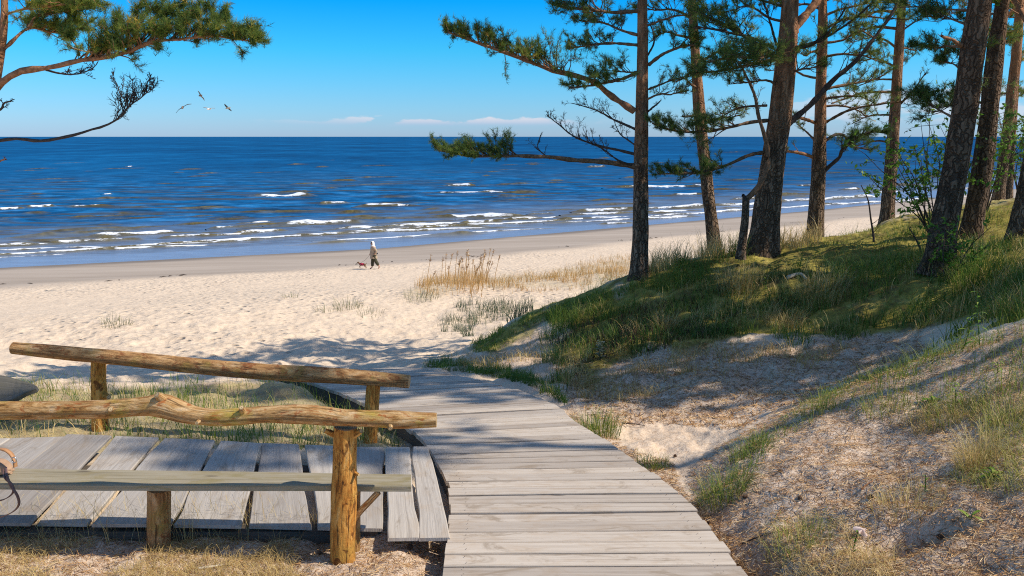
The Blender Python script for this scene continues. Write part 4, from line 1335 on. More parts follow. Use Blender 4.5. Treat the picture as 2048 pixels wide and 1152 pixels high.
make_limb(pxs=[(1292, 226), (1306, 214), (1320, 203)], dY=-0.2, r0=5, r1=2.5, t0=0.5, n2=2, len2=0.15, leafy=0, mat='dead', **lw)
make_limb(pxs=[(1296, 110), (1308, 85), (1304, 55), (1295, 40)], dY=0.4, r0=4, r1=2, t0=0.3, n2=8, len2=0.35, leafy=0.4, mat='dead', **lw)
make_limb(pxs=[(1270, 290), (1255, 280), (1240, 268), (1228, 240)], dY=0.9, r0=4, r1=1.3, t0=0.3, n2=8, len2=0.4, up=0.7, leafy=0, mat='dead', tert=6, **lw)
for py, dr, L, le in ((60, 1, 110, .5), (200, 1, 80, .25), (150, -1, 60, .8)):
    auto_limb(r, b, Q, py, Y1, dr, L, 0.15, 5, le)
crown(r, b, Q, 12.4, 17.0, 18, 3.0, 1)

# --- second pine, slim and bending
Y2 = 15.2
r, b = pine(1430, 515, Y2, 'slim pine with a gently bent trunk, second of the dune pines from the left')
Q = trunk(r, b, [(1432, 530, 26), (1430, 510, 25), (1424, 450, 24), (1418, 400, 24), (1407, 300, 23), (1397, 200, 22), (1390, 100, 18), (1384, 0, 16), (1380, -100, 14)], Y2, 'bark', 2, 4.0)
make_limb(r, b, [(1400, 233), (1384, 232), (1366, 232)], Y2, -0.4, 5, 4, 0.8, 1, 0.1, leafy=0, mat='dead')
for py, dr, L, rs, le, n2 in ((40, -1, 110, .2, .8, 18), (20, 1, 120, .3, .8, 18), (75, -1, 90, -.05, .7, 16), (130, 1, 90, .3, .5, 14), (250, 1, 70, .3, .25, 10), (175, -1, 60, .2, .3, 10), (0, -1, 130, .25, .9, 20)):
    auto_limb(r, b, Q, py, Y2, dr, L, rs, 6, le, n2)
crown(r, b, Q, 13.3, 17.6, 20, 3.2, 2)

# --- third pine, thick with a forked limb
Y3 = 13.8
r, b = pine(1525, 502, Y3, 'thickest pine of the middle group with a long bare limb slanting up to the right')
Q = trunk(r, b, [(1522, 520, 56), (1525, 495, 55), (1537, 400, 51), (1546, 330, 47), (1552, 280, 45), (1563, 200, 43), (1571, 130, 42), (1576, 70, 38), (1580, 0, 33), (1588, -120, 28)], Y3, 'bark', 3, 4.5, m=28)
lw = dict(root=r, base=b, Y=Y3)
make_limb(pxs=[(1562, 262), (1590, 236), (1622, 209), (1669, 158), (1710, 124), (1749, 76), (1783, 28), (1800, -10)], dY=0.5, r0=13, r1=4.5, t0=0.35, n2=12, len2=0.55, up=0.5, leafy=0.1, mat='dead', **lw)
make_limb(pxs=[(1584, 66), (1600, 42), (1615, 25), (1640, -8), (1660, -50)], dY=0.3, r0=19, r1=12, t0=0.6, n2=8, len2=0.6, up=0.4, leafy=0.8, mat='branch_red', **lw)
make_limb(pxs=[(1560, 120), (1527, 98), (1495, 76), (1447, 47), (1395, 25)], dY=-1.2, r0=11, r1=4, t0=0.45, n2=28, len2=0.7, up=0.2, leafy=0.8, mat='dead', tint=(0.1, 0.9), **lw)
make_limb(pxs=[(1545, 95), (1508, 78), (1463, 66), (1395, 55)], dY=-1.6, r0=7, r1=3, t0=0.3, n2=24, len2=0.6, up=0.1, leafy=0.6, mat='dead', **lw)
make_limb(pxs=[(1568, 118), (1530, 122), (1490, 132), (1440, 140), (1395, 145)], dY=-2.2, r0=7, r1=3, t0=0.15, n2=54, len2=0.7, up=0.1, leafy=1, tint=(0.0, 0.6), **lw)
make_limb(pxs=[(1570, 110), (1545, 112), (1515, 118), (1470, 116), (1415, 128)], dY=-2.6, r0=6, r1=3, t0=0.1, n2=44, len2=0.6, up=0.2, leafy=1, tint=(0.0, 0.7), **lw)
make_limb(pxs=[(1535, 241), (1497, 245), (1436, 258), (1356, 261), (1304, 245)], dY=-0.8, r0=7, r1=3, t0=0.30, n2=52, len2=0.60, up=0.25, leafy=1, tint=(0.0, 0.6), **lw)
make_limb(pxs=[(1528, 305), (1497, 311), (1443, 335), (1388, 347), (1320, 346)], dY=-0.7, r0=8, r1=3, t0=0.38, n2=38, len2=0.45, up=0.4, leafy=1, tint=(0.0, 0.55), **lw)
make_limb(pxs=[(1534, 211), (1480, 215), (1440, 232), (1410, 236)], dY=0.9, r0=5, r1=2, t0=0.15, n2=20, len2=0.5, up=0.2, leafy=0.4, **lw)
make_limb(pxs=[(1580, 98), (1640, 80), (1700, 45), (1740, 10)], dY=-0.8, r0=6, r1=3, t0=0.2, n2=18, len2=0.5, up=0.3, leafy=0.3, mat='dead', **lw)
make_limb(pxs=[(1575, 95), (1620, 90), (1660, 60), (1690, 15)], dY=-1.0, r0=7, r1=3, t0=0.3, n2=14, len2=0.5, up=0.3, leafy=0.3, mat='dead', **lw)
make_limb(pxs=[(1553, 90), (1540, 45), (1530, 15), (1522, -10)], dY=-0.3, r0=5, r1=2.5, t0=0.3, n2=8, len2=0.4, leafy=0.5, mat='dead', **lw)
for py, dr, L, le in ((180, -1, 110, .4), (40, -1, 130, .9), (15, -1, 150, .9), (150, 1, 60, .3)):
    auto_limb(r, b, Q, py, Y3, dr, L, 0.15, 6, le, 20)
crown(r, b, Q, 12.6, 17.7, 19, 3.2, 3)

# --- crooked sapling in front of the third pine
r, b = pine(1484, 508, 13.2, 'thin crooked dead sapling leaning against the thick pine', 'dead_sapling', None)
r['category'] = 'sapling'
trunk(r, b, [(1481, 518, 16), (1484, 490, 15), (1490, 440, 15), (1492, 395, 14)], 13.2, 'bark', 31, None, 12, 40)
make_limb(r, b, [(1490, 400), (1500, 392), (1518, 372), (1533, 340), (1536, 305), (1528, 268), (1517, 235), (1510, 195), (1495, 160), (1480, 130)], 13.2, 0.05, 12, 4, 0.6, 8, 0.4, leafy=0.0, mat='branch', up=0.5)
make_limb(r, b, [(1493, 402), (1487, 396), (1484, 393)], 13.2, -0.1, 10, 6, 0.9, 1, 0.05, leafy=0, mat='dead')

# --- fourth pine
Y4 = 15.6
r, b = pine(1630, 490, Y4, 'straight reddish pine right of the thickest one, with a crooked low branch')
Q = trunk(r, b, [(1628, 508, 34), (1630, 485, 31), (1633, 420, 29), (1637, 340, 27), (1641, 240, 22), (1643, 140, 21), (1645, 60, 19), (1645, 0, 17), (1645, -110, 15)], Y4, 'bark_red', 4, 5.5)
lw = dict(root=r, base=b, Y=Y4)
make_limb(pxs=[(1648, 342), (1664, 328), (1679, 314), (1683, 300), (1692, 290), (1715, 272), (1745, 262), (1775, 264)], dY=-0.5, r0=8, r1=3, t0=0.3, n2=30, len2=0.5, up=0.0, leafy=0.7, mat='dead', tint=(0.0, 0.4), **lw)
make_limb(pxs=[(1650, 282), (1672, 269), (1691, 273), (1704, 292), (1740, 300)], dY=0.4, r0=7, r1=3, t0=0.3, n2=20, len2=0.5, up=0.0, leafy=0.7, mat='dead', tint=(0.0, 0.4), **lw)
make_limb(pxs=[(1652, 244), (1701, 219), (1764, 206), (1804, 198), (1835, 165)], dY=-0.8, r0=6, r1=2, t0=0.4, n2=14, len2=0.4, up=0.5, leafy=0.1, mat='branch', **lw)
make_limb(pxs=[(1653, 177), (1690, 170), (1717, 165), (1749, 158), (1772, 146)], dY=0.3, r0=6, r1=2.5, t0=0.3, n2=16, len2=0.5, up=0.3, leafy=0.5, mat='branch', **lw)
make_limb(pxs=[(1629, 245), (1606, 238), (1580, 238)], dY=-0.5, r0=7, r1=5, t0=0.4, n2=4, len2=0.3, leafy=0.3, mat='branch_red', **lw)
make_limb(pxs=[(1626, 314), (1596, 304), (1571, 301)], dY=-0.3, r0=7, r1=4, t0=0.4, n2=4, len2=0.3, leafy=0.2, mat='branch_red', **lw)
make_limb(pxs=[(1629, 280), (1612, 262), (1596, 245)], dY=0.5, r0=5, r1=2, t0=0.4, n2=6, len2=0.3, leafy=0.3, **lw)
for py, dr, L, rs, le, n2 in ((160, -1, 75, .2, .4, 14), (120, -1, 70, .15, .5, 14), (60, 1, 130, .1, .8, 22), (35, 1, 150, .2, .8, 22), (90, 1, 120, .05, .7, 20), (115, 1, 90, -.1, .6, 18), (200, 1, 70, -.3, .6, 14), (215, 1, 90, -.3, .3, 12), (20, -1, 90, .2, .9, 16), (5, 1, 120, .3, .9, 20)):
    auto_limb(r, b, Q, py, Y4, dr, L, rs, 6, le, n2, tint=(0.05, 0.9))
crown(r, b, Q, 13.4, 19.2, 30, 3.6, 4)

# --- fifth pine
Y5 = 18.3
r, b = pine(1775, 444, Y5, 'slender dark pine standing farther back on the crest, right of the middle group')
Q = trunk(r, b, [(1773, 456, 27), (1775, 438, 25), (1779, 370, 24), (1785, 290, 23), (1791, 200, 20), (1797, 110, 18), (1802, 30, 16), (1804, -20, 15), (1808, -110, 13)], Y5, 'bark', 5, 5.0)
lw = dict(root=r, base=b, Y=Y5)
make_limb(pxs=[(1782, 184), (1733, 185), (1690, 196), (1665, 205)], dY=-0.5, r0=6, r1=3, t0=0.3, n2=14, len2=0.5, up=0.2, leafy=0.5, mat='branch', **lw)
make_limb(pxs=[(1779, 266), (1749, 262), (1730, 272), (1717, 281)], dY=0.3, r0=5, r1=3, t0=0.3, n2=10, len2=0.5, up=0.0, leafy=0.4, mat='branch', **lw)
make_limb(pxs=[(1794, 57), (1749, 55), (1715, 68), (1701, 84)], dY=0.3, r0=6, r1=3, t0=0.2, n2=16, len2=0.6, up=0.2, leafy=0.7, mat='branch', **lw)
make_limb(pxs=[(1790, 24), (1760, 22), (1725, 30), (1690, 42)], dY=-0.6, r0=6, r1=3, t0=0.2, n2=16, len2=0.6, up=0.2, leafy=0.7, mat='branch', **lw)
make_limb(pxs=[(1797, 212), (1821, 186), (1837, 165), (1848, 144)], dY=-0.4, r0=5, r1=2, t0=0.2, n2=10, len2=0.4, up=0.6, leafy=0.05, mat='dead', **lw)
make_limb(pxs=[(1806, 60), (1822, 48), (1838, 40)], dY=0.4, r0=4, r1=2, t0=0.3, n2=6, len2=0.4, up=0.5, leafy=0.2, mat='dead', **lw)
for py, dr, L, rs, le, n2 in ((130, -1, 80, .1, .6, 16), (95, -1, 100, .1, .6, 18), (125, 1, 45, -.2, .8, 12), (100, 1, 40, .2, .5, 10), (225, -1, 60, -.2, .4, 10), (160, -1, 70, -.1, .5, 14), (290, -1, 70, -.1, .3, 10), (10, -1, 120, .1, .8, 20)):
    auto_limb(r, b, Q, py, Y5, dr, L, rs, 5, le, n2)
crown(r, b, Q, 13.8, 19.2, 30, 3.6, 5)

# --- sixth pine : big dark one at the right
Y6 = 10.8
r, b = pine(1880, 530, Y6, 'big dark leaning pine nearest on the right, with leafy shrub at its foot')
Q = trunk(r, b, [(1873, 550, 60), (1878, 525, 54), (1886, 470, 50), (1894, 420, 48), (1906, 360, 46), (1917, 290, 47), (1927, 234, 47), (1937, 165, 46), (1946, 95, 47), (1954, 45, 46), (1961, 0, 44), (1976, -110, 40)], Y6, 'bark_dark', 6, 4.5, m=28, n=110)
lw = dict(root=r, base=b, Y=Y6)
make_limb(pxs=[(1925, 92), (1904, 82), (1879, 73)], dY=-0.3, r0=8, r1=5, t0=0.9, n2=2, len2=0.1, leafy=0, mat='branch_red', **lw)
make_limb(pxs=[(1908, 236), (1880, 222), (1860, 212), (1826, 190)], dY=1.0, r0=5, r1=2, t0=0.25, n2=34, len2=0.5, up=0.4, leafy=1, tint=(0.0, 0.55), **lw)
make_limb(pxs=[(1925, 95), (1900, 92), (1875, 95), (1838, 90)], dY=1.2, r0=5, r1=2, t0=0.25, n2=22, len2=0.4, up=0.2, leafy=0.9, tint=(0.0, 0.6), **lw)
make_limb(pxs=[(1935, 50), (1905, 38), (1880, 30), (1855, 28)], dY=1.0, r0=5, r1=2, t0=0.2, n2=26, len2=0.5, up=0.3, leafy=0.9, tint=(0.0, 0.6), **lw)
make_limb(pxs=[(1922, 140), (1906, 125), (1890, 118)], dY=0.9, r0=4, r1=2, t0=0.2, n2=16, len2=0.4, up=0.2, leafy=0.9, tint=(0.0, 0.6), **lw)
for py, dr, L, rs, le in ((200, 1, 60, .1, .7), (120, 1, 70, .2, .8), (20, -1, 90, .1, .9)):
    auto_limb(r, b, Q, py, Y6, dr, L, rs, 5, le, 14, dY=1.2)
crown(r, b, Q, 12.0, 17.0, 13, 3.0, 6)

# --- seventh pine
Y7 = 13.0
r, b = pine(1945, 473, Y7, 'dark leaning pine directly right of the big one, parallel to it')
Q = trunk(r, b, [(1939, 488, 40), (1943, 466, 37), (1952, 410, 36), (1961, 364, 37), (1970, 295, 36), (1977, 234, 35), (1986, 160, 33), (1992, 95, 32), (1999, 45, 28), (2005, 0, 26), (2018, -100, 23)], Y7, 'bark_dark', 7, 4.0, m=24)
for py, dr, L, rs, le in ((180, 1, 70, .1, .8), (110, 1, 80, .2, .8), (60, 1, 70, .1, .9), (240, 1, 60, -.2, .5), (30, -1, 60, .2, .8), (210, -1, 50, -.1, .6)):
    auto_limb(r, b, Q, py, Y7, dr, L, rs, 5, le, 16, dY=0.9)
crown(r, b, Q, 13.0, 17.2, 9, 2.6, 7)

# --- background pines at the right
for (foot, top, Y, lab, mt, sd) in (
        ([(1994, 428, 24), (1997, 392, 21), (2001, 364, 19), (2010, 300, 20), (2019, 234, 20), (2027, 160, 19), (2034, 95, 18), (2040, 0, 14), (2048, -80, 12)], 4.0, 18.6, 'reddish slender pine far back at the right edge, in front of its thinner twin', 'bark_red', 8),
        ([(2014, 415, 19), (2017, 385, 16), (2020, 350, 15), (2027, 234, 13), (2036, 100, 12), (2044, 0, 11)], 4.0, 21.5, 'thin pale pine partly hidden behind the reddish slender one', 'bark', 9),
        ([(1971, 432, 11), (1973, 400, 10), (1977, 340, 10), (1986, 240, 9), (1998, 120, 9), (2008, 0, 8)], 4.0, 22.0, 'thinnest pine trunk just visible behind the dark leaning pair', 'bark', 10),
        ([(2034, 505, 52), (2040, 480, 48), (2053, 420, 46), (2068, 340, 44), (2095, 180, 42), (2125, 0, 40)], 4.5, 11.6, 'dark pine trunk cut off by the right edge of the picture', 'bark', 12)):
    r, b = pine(foot[1][0], foot[1][1], Y, lab)
    Q = trunk(r, b, foot, Y, mt, sd, top, 16)
    if sd in (8, 9):
        for py, dr, L, rs, le in ((200, 1, 50, .1, .7), (130, 1, 60, .2, .8), (60, -1, 60, .2, .9), (30, 1, 50, .1, .9), (190, -1, 45, .0, .6), (90, -1, 50, .1, .8)):
            auto_limb(r, b, Q, py, Y, dr, L, rs, 4, le, 12, dY=0.8)
    crown(r, b, Q, Q[-1, 2] - (6.0 if sd == 12 else 4.5), Q[-1, 2] - 0.3, 12 if sd == 12 else 11, 2.8, sd)

# --- pine at the left edge with the big branch over the sea
YL = 9.0
bl = at(-62, 700, YL); bl[2] = float(ground_z([bl[0]], [bl[1]])[0]) - 0.05
rL = empty('pine_tree', bl, 'pine at the left edge with a long red branch and a bare drooping one', 'tree', 'pines on the dune')
pb = bl
TL = [(-75, 880, 46), (-74, 760, 42), (-68, 600, 38), (-60, 450, 34), (-44, 320, 30), (-22, 220, 26), (-8, 150, 19), (3, 90, 16), (8, 40, 14), (9, 0, 13), (8, -100, 11)]
Q = trunk(rL, bl, TL, YL, 'bark_red', 15, 2.2, 20, 80)
lw = dict(root=rL, base=bl, Y=YL)
make_limb(pxs=[(-18, 205), (-8, 178), (10, 160), (42, 142), (104, 134), (156, 121), (198, 115), (257, 102), (285, 88), (312, 80), (365, 75), (434, 68), (486, 76), (518, 74)], dY=-0.6, r0=13, r1=2.5, t0=0.36, n2=120, len2=0.42, up=0.85, leafy=1, mat='branch_red', tint=(0.0, 1.0), wd=0.0038, cnt=20, spread=0.75, **lw)
make_limb(pxs=[(150, 124), (175, 118), (205, 98), (240, 70), (300, 45), (370, 40), (450, 45)], dY=-0.3, r0=4, r1=2, t0=0.25, n2=60, len2=0.38, up=0.75, leafy=1, mat='branch_red', tint=(0.0, 1.0), wd=0.0038, cnt=20, **lw)
make_limb(pxs=[(9, 98), (28, 80), (52, 61), (76, 60), (111, 69), (165, 66)], dY=0.5, r0=7, r1=2.5, t0=0.3, n2=44, len2=0.42, up=0.5, leafy=1, mat='branch_red', tint=(0.2, 1.0), wd=0.0038, cnt=20, **lw)
make_limb(pxs=[(52, 61), (62, 45), (72, 33), (110, 25), (165, 15)], dY=0.3, r0=4, r1=2, t0=0.3, n2=36, len2=0.4, up=0.5, leafy=1, mat='branch_red', tint=(0.0, 0.8), wd=0.0038, cnt=20, **lw)
make_limb(pxs=[(8, 30), (40, 20), (80, 12), (140, 5), (180, 2)], dY=-0.4, r0=5, r1=2, t0=0.2, n2=44, len2=0.45, up=0.4, leafy=1, mat='branch_red', tint=(0.1, 1.0), wd=0.0038, cnt=20, **lw)
make_limb(pxs=[(160, 112), (155, 98), (146, 85), (138, 78)], dY=-0.1, r0=3.5, r1=2, t0=0.5, n2=6, len2=0.3, leafy=1, mat='branch_red', **lw)
make_limb(pxs=[(92, 140), (125, 148), (160, 148), (190, 136), (200, 122)], dY=-0.2, r0=4, r1=1.5, t0=0.2, n2=12, len2=0.25, up=0.3, leafy=0, mat='dead', **lw)
make_limb(pxs=[(-40, 300), (-20, 287), (0, 281), (35, 277), (70, 281), (97, 281), (149, 270), (208, 253), (240, 236), (258, 215), (274, 203), (290, 192), (305, 175)], dY=-0.4, r0=8, r1=2, t0=0.72, n2=34, len2=0.34, up=1.0, leafy=0, mat='dead', tert=6, spread=0.5, curl=0.5, **lw)
make_limb(pxs=[(262, 214), (250, 200), (242, 185), (236, 165), (225, 148)], dY=0.1, r0=2.5, r1=1.2, t0=0.3, n2=9, len2=0.22, up=0.5, leafy=0, mat='dead', tert=5, **lw)
make_limb(pxs=[(-30, 240), (-10, 226), (6, 219), (14, 210), (30, 206)], dY=-0.1, r0=7, r1=2.5, t0=0.4, n2=5, len2=0.15, leafy=0, mat='dead', **lw)
make_limb(pxs=[(-60, 345), (-25, 334), (0, 325), (11, 321)], dY=-0.2, r0=4, r1=3, t0=0.9, n2=1, len2=0.05, leafy=0, mat='branch_red', **lw)
crown(rL, bl, Q, Q[-1, 2] - 2.4, Q[-1, 2], 5, 1.6, 15)

# --- unseen pines beyond the right edge, placed so their crowns shade the dune
for (x, y, hgt, rad, lab, reach, lo, nl) in ((9.2, 4.1, 14.0, 0.15, 'unseen pine outside the right edge nearest the camera', 2.0, 0.60, 9), (10.9, 6.8, 15.0, 0.17, 'unseen pine outside the right edge shading the sandy hollow', 2.6, 0.25, 46),
                                    (9.8, 8.3, 13.0, 0.17, 'unseen pine outside the right edge shading the slope', 2.6, 0.25, 38), (13.4, 9.3, 14.5, 0.18, 'unseen pine outside the right edge shading the dune', 2.6, 0.42, 15)):
    z = float(ground_z([x], [y])[0]) - 0.05
    bb = np.array((x, y, z))
    rr_ = empty('pine_tree', bb, lab, 'tree', 'pines on the dune')
    zz = np.linspace(0, hgt, 40)
    Qp = np.stack([x + 0.25 * np.sin(zz * 0.2), y + 0.15 * np.sin(zz * 0.3), z + zz, rad * (1 - 0.85 * zz / hgt)], 1)
    mb = MB(); mb.loft(tube_sections(Qp[:, :3], Qp[:, 3], 14, 0.12, 5, 1.8)); mb.build('trunk', M['bark'], rr_, bb)
    crown(rr_, bb, Qp, z + hgt * lo, z + hgt * 0.97, nl, reach, 5, wd=0.016 if nl < 10 else 0.035, cnt=12 if nl < 10 else 14, ln=(0.10, 0.16))


# dark bits of wrack left along the upper edge of the wet sand
def wrack():
    rng = np.random.default_rng(64)
    x = rng.uniform(-45, 40, 9000); y = rng.uniform(38, 95, 9000)
    ss = shore_s(x, y) + 1.6 * fbm(x * 0.15, y * 0.15, 3, 4)
    k = (np.abs(ss - 11.8) < 0.35 + 0.7 * rng.random(9000) ** 3) & (vnoise(x * .5, y * .5, 8) > 0.5)
    x, y = x[k], y[k]; n_ = len(x)
    P = np.stack([x, y, ground_z(x, y) + 0.015], 1)
    a = rng.uniform(0, 2 * PI, n_); L = rng.uniform(0.05, 0.28, n_)[:, None]; w_ = rng.uniform(0.02, 0.06, n_)[:, None]
    d = np.stack([np.cos(a), np.sin(a), 0 * a], 1); q = np.stack([-np.sin(a), np.cos(a), 0 * a], 1); up = np.array((0, 0, 0.05))
    V = np.stack([P - d * L, P - q * w_ + up * .6, P + d * L, P + q * w_ + up], 1).reshape(-1, 3)
    me = fast_mesh('wrack', V, np.arange(n_ * 4).reshape(-1, 4), M['dead'], False)
    tag(link('wrack', me), 'thin dark line of dried wrack along the upper wet sand', 'wrack', kind='stuff')


wrack()
def misc_mats():
    M['skin'] = m_plain('skin', (0.52, 0.27, 0.18), 0.6, 0.1); M['lips'] = m_plain('lips', (0.36, 0.10, 0.08), 0.5, 0.1)
    M['tunic'] = m_plain('tunic_cloth', (0.40, 0.30, 0.20), 0.9, 0.2, 14, 0.3); M['scarf'] = m_plain('scarf_cloth', (0.80, 0.76, 0.68), 0.9, 0.08, 14, 0.2)
    M['trousers'] = m_plain('trouser_cloth', (0.060, 0.055, 0.030), 0.9, 0.3, 14, 0.2); M['hair'] = m_plain('hair', (0.06, 0.035, 0.02), 0.6, 0.3)
    M['dark_glass'] = m_plain('dark_glass', (0.03, 0.008, 0.008), 0.15, 0.1, 10, 0, 0.6); M['black'] = m_plain('black_cloth', (0.02, 0.02, 0.022), 0.7, 0.3)
    M['dogfur'] = m_plain('dog_fur', (0.20, 0.105, 0.05), 0.9, 0.5, 25, 0.3)
    m, nt = nodes('dog_coat'); n = N(nt); co = n('ShaderNodeTexCoord').outputs['Object']
    v = n.noise(co, 16, 2, 0.5)
    n.out(n.ramp(v, [(0.44, (0.02, 0.015, 0.03)), (0.50, (0.45, 0.02, 0.05)), (0.66, (0.55, 0.03, 0.06)), (0.72, (0.75, 0.6, 0.6))]), 0.8); M['dogcoat'] = m
    M['leather'] = m_plain('tan_leather', (0.42, 0.26, 0.155), 0.6, 0.2, 25, 0.3); M['strap'] = m_plain('tan_strap', (0.46, 0.23, 0.10), 0.5, 0.2, 25, 0.2); M['strap_dark'] = m_plain('brown_strap', (0.17, 0.09, 0.065), 0.5, 0.2, 25)
    m, nt = nodes('ring_metal'); n = N(nt); p = n('ShaderNodeBsdfPrincipled', {'Base Color': (.55, .53, .5, 1), 'Metallic': 1.0, 'Roughness': .3}); o = n('ShaderNodeOutputMaterial'); nt.links.new(p.outputs[0], o.inputs[0]); M['metal'] = m
    M['gull_dark'] = m_plain('gull_wing_dark', (0.09, 0.07, 0.05), 0.8, 0.5, 9); M['gull_tan'] = m_plain('gull_wing_tan', (0.24, 0.18, 0.12), 0.8, 0.35, 9); M['gull_grey'] = m_plain('gull_wing_grey', (0.30, 0.29, 0.28), 0.8, 0.2, 9)
    M['gull_body'] = m_plain('gull_body', (0.52, 0.44, 0.34), 0.8, 0.3, 9); M['gull_brown'] = m_plain('gull_body_brown', (0.22, 0.13, 0.08), 0.8, 0.4, 9); M['gull_white'] = m_plain('gull_body_white', (0.78, 0.74, 0.68), 0.8, 0.1, 9)
    M['hull'] = m_plain('ship_hull', (0.12, 0.13, 0.16), 0.7, 0.1, 0.05); M['deckhouse'] = m_plain('ship_deckhouse', (0.4, 0.4, 0.42), 0.7, 0.1, 0.05)



misc_mats()
M['cone'] = m_plain('cone_scales', (0.13, 0.075, 0.045), 0.9, 0.5, 60, 0.4)
M['leaf_dead'] = m_plain('dead_leaf', (0.72, 0.55, 0.47), 0.7, 0.15, 40)
M['pale_twig'] = m_plain('pale_twig', (0.55, 0.46, 0.33), 0.85, 0.3, 30, 0.4)
M['litter_stick'] = m_plain('bark_stick', (0.33, 0.15, 0.07), 0.85, 0.35, 30, 0.4)

# ------------------------------------------------------------------ plants one can tell apart
def gz(x, y): return float(ground_z([x], [y])[0])


def leaf_plant(name, c, parent_label, cat, n, h, leaflen, leafw, mat, seed, stems=1, spread=0.04, group=None, droop=0.5, heads=False):
    """upright stem(s) with lanceolate leaves"""
    rng = np.random.default_rng(seed)
    c = np.array((c[0], c[1], gz(c[0], c[1])))
    root = empty(name, c, parent_label, cat, group)
    tb = Tubes(); LV = []; LF = []; LT = []; off = 0
    for s in range(stems):
        a = rng.uniform(0, 2 * PI); hh = h * rng.uniform(0.7, 1.0) if stems > 1 else h
        b0 = c - (0, 0, .02)
        tip = b0 + np.array((math.cos(a) * 0.15 * hh, math.sin(a) * 0.15 * hh, hh))
        P = spline(np.array([b0, (b0 + tip) / 2 + rng.normal(0, 0.02 * hh, 3), tip]), 12)
        tb.add(P, np.linspace(0.004, 0.0015, 12), 5)
        for k in range(n):
            f = 0.12 + 0.88 * (k + 0.5) / n
            i = min(int(f * 11), 10); p = P[i] + (P[i + 1] - P[i]) * (f * 11 - i)
            az = k * 2.4 + rng.normal(0, 0.3); L = leaflen * (1.15 - 0.65 * f) * rng.uniform(0.75, 1.1)
            d = np.array((math.cos(az), math.sin(az), 0)); sd_ = np.array((-d[1], d[0], 0)); w = leafw * rng.uniform(0.8, 1.15)
            el = 0.75 - droop * 0.3; q = p.copy(); rows = []
            for s2 in range(7):
                t = s2 / 6; ww = w * math.sin(PI * min(1, t * 0.92 + 0.08)) ** 0.8 * 0.5
                rows.append([q - sd_ * ww + (0, 0, .15 * ww), q.copy(), q + sd_ * ww + (0, 0, .15 * ww)])
                q = q + (d * math.cos(el) + np.array((0, 0, math.sin(el)))) * L / 6
                el -= droop * 0.35
            R_ = np.array(rows).reshape(-1, 3)
            ii = (np.arange(6)[:, None] * 3 + np.arange(2)[None])
            LF.append(np.stack([ii, ii + 1, ii + 4, ii + 3], -1).reshape(-1, 4) + off); LV.append(R_); off += len(R_)
            LT.append(np.full(len(R_), np.clip(rng.normal(0.35 + 0.4 * f, 0.18), 0, 1)))
    tb.build('stem', M[mat], root, c)
    me = fast_mesh('leaves', np.vstack(LV) - c, np.vstack(LF), M[mat], True, dict(tint=np.concatenate(LT)))
    link('leaves', me, root)
    return root


leaf_plant('weed', hit(1912, 812), 'bright green weed with arching narrow leaves standing upright on the mound', 'plant', 11, 0.17, 0.10, 0.013, 'weed', 1, droop=0.75)
leaf_plant('weed', hit(1866, 808), 'dark green broad leaved weed low on the mound beside the upright one', 'plant', 7, 0.06, 0.13, 0.030, 'leaf', 2, stems=2, droop=0.6)
leaf_plant('weed', hit(1985, 955), 'light green weed with pointed leaves in the yellow grass at the right edge', 'plant', 8, 0.07, 0.11, 0.020, 'weed', 3, stems=2, droop=0.55)
leaf_plant('weed', hit(1940, 1040), 'small weed with one long leaf below the yellow grass at right', 'plant', 4, 0.05, 0.11, 0.018, 'weed', 4, droop=0.5)
leaf_plant('weed', hit(1705, 1110), 'thin reddish seedling with tiny leaves left of the pale dead leaf', 'plant', 7, 0.15, 0.035, 0.010, 'leaf', 5, droop=0.3)
leaf_plant('weed', hit(1995, 745), 'yellow green weed with drooping leaves high on the mound at right', 'plant', 6, 0.10, 0.09, 0.014, 'weed', 6, droop=0.8)
leaf_plant('weed', hit(1850, 985), 'slender upright sprout on the bright sand of the mound', 'plant', 5, 0.12, 0.04, 0.008, 'weed', 7, droop=0.3)
leaf_plant('weed', hit(1960, 690), 'tall thin stemmed weed behind the mound at the right edge', 'plant', 10, 0.42, 0.12, 0.014, 'weed', 8, droop=0.7)
leaf_plant('weed', hit(1925, 700), 'leafy young plant in the shade behind the mound', 'plant', 9, 0.30, 0.12, 0.018, 'leaf', 9, droop=0.6)
leaf_plant('pale_weed', hit(1200, 722), 'pale grey green weed with small leaves at the edge of the dune grass', 'plant', 9, 0.35, 0.09, 0.026, 'pale', 10, stems=5, spread=0.16, droop=0.4)
leaf_plant('weed', hit(1458, 668), 'small bright leafed plant near the light patch on the dune slope', 'plant', 7, 0.16, 0.13, 0.022, 'weed', 11, stems=3, droop=0.5)
leaf_plant('weed', hit(1530, 590), 'yellow flowering weed in the middle of the shaded dune', 'plant', 7, 0.28, 0.09, 0.018, 'weed', 12, stems=2, droop=0.5)

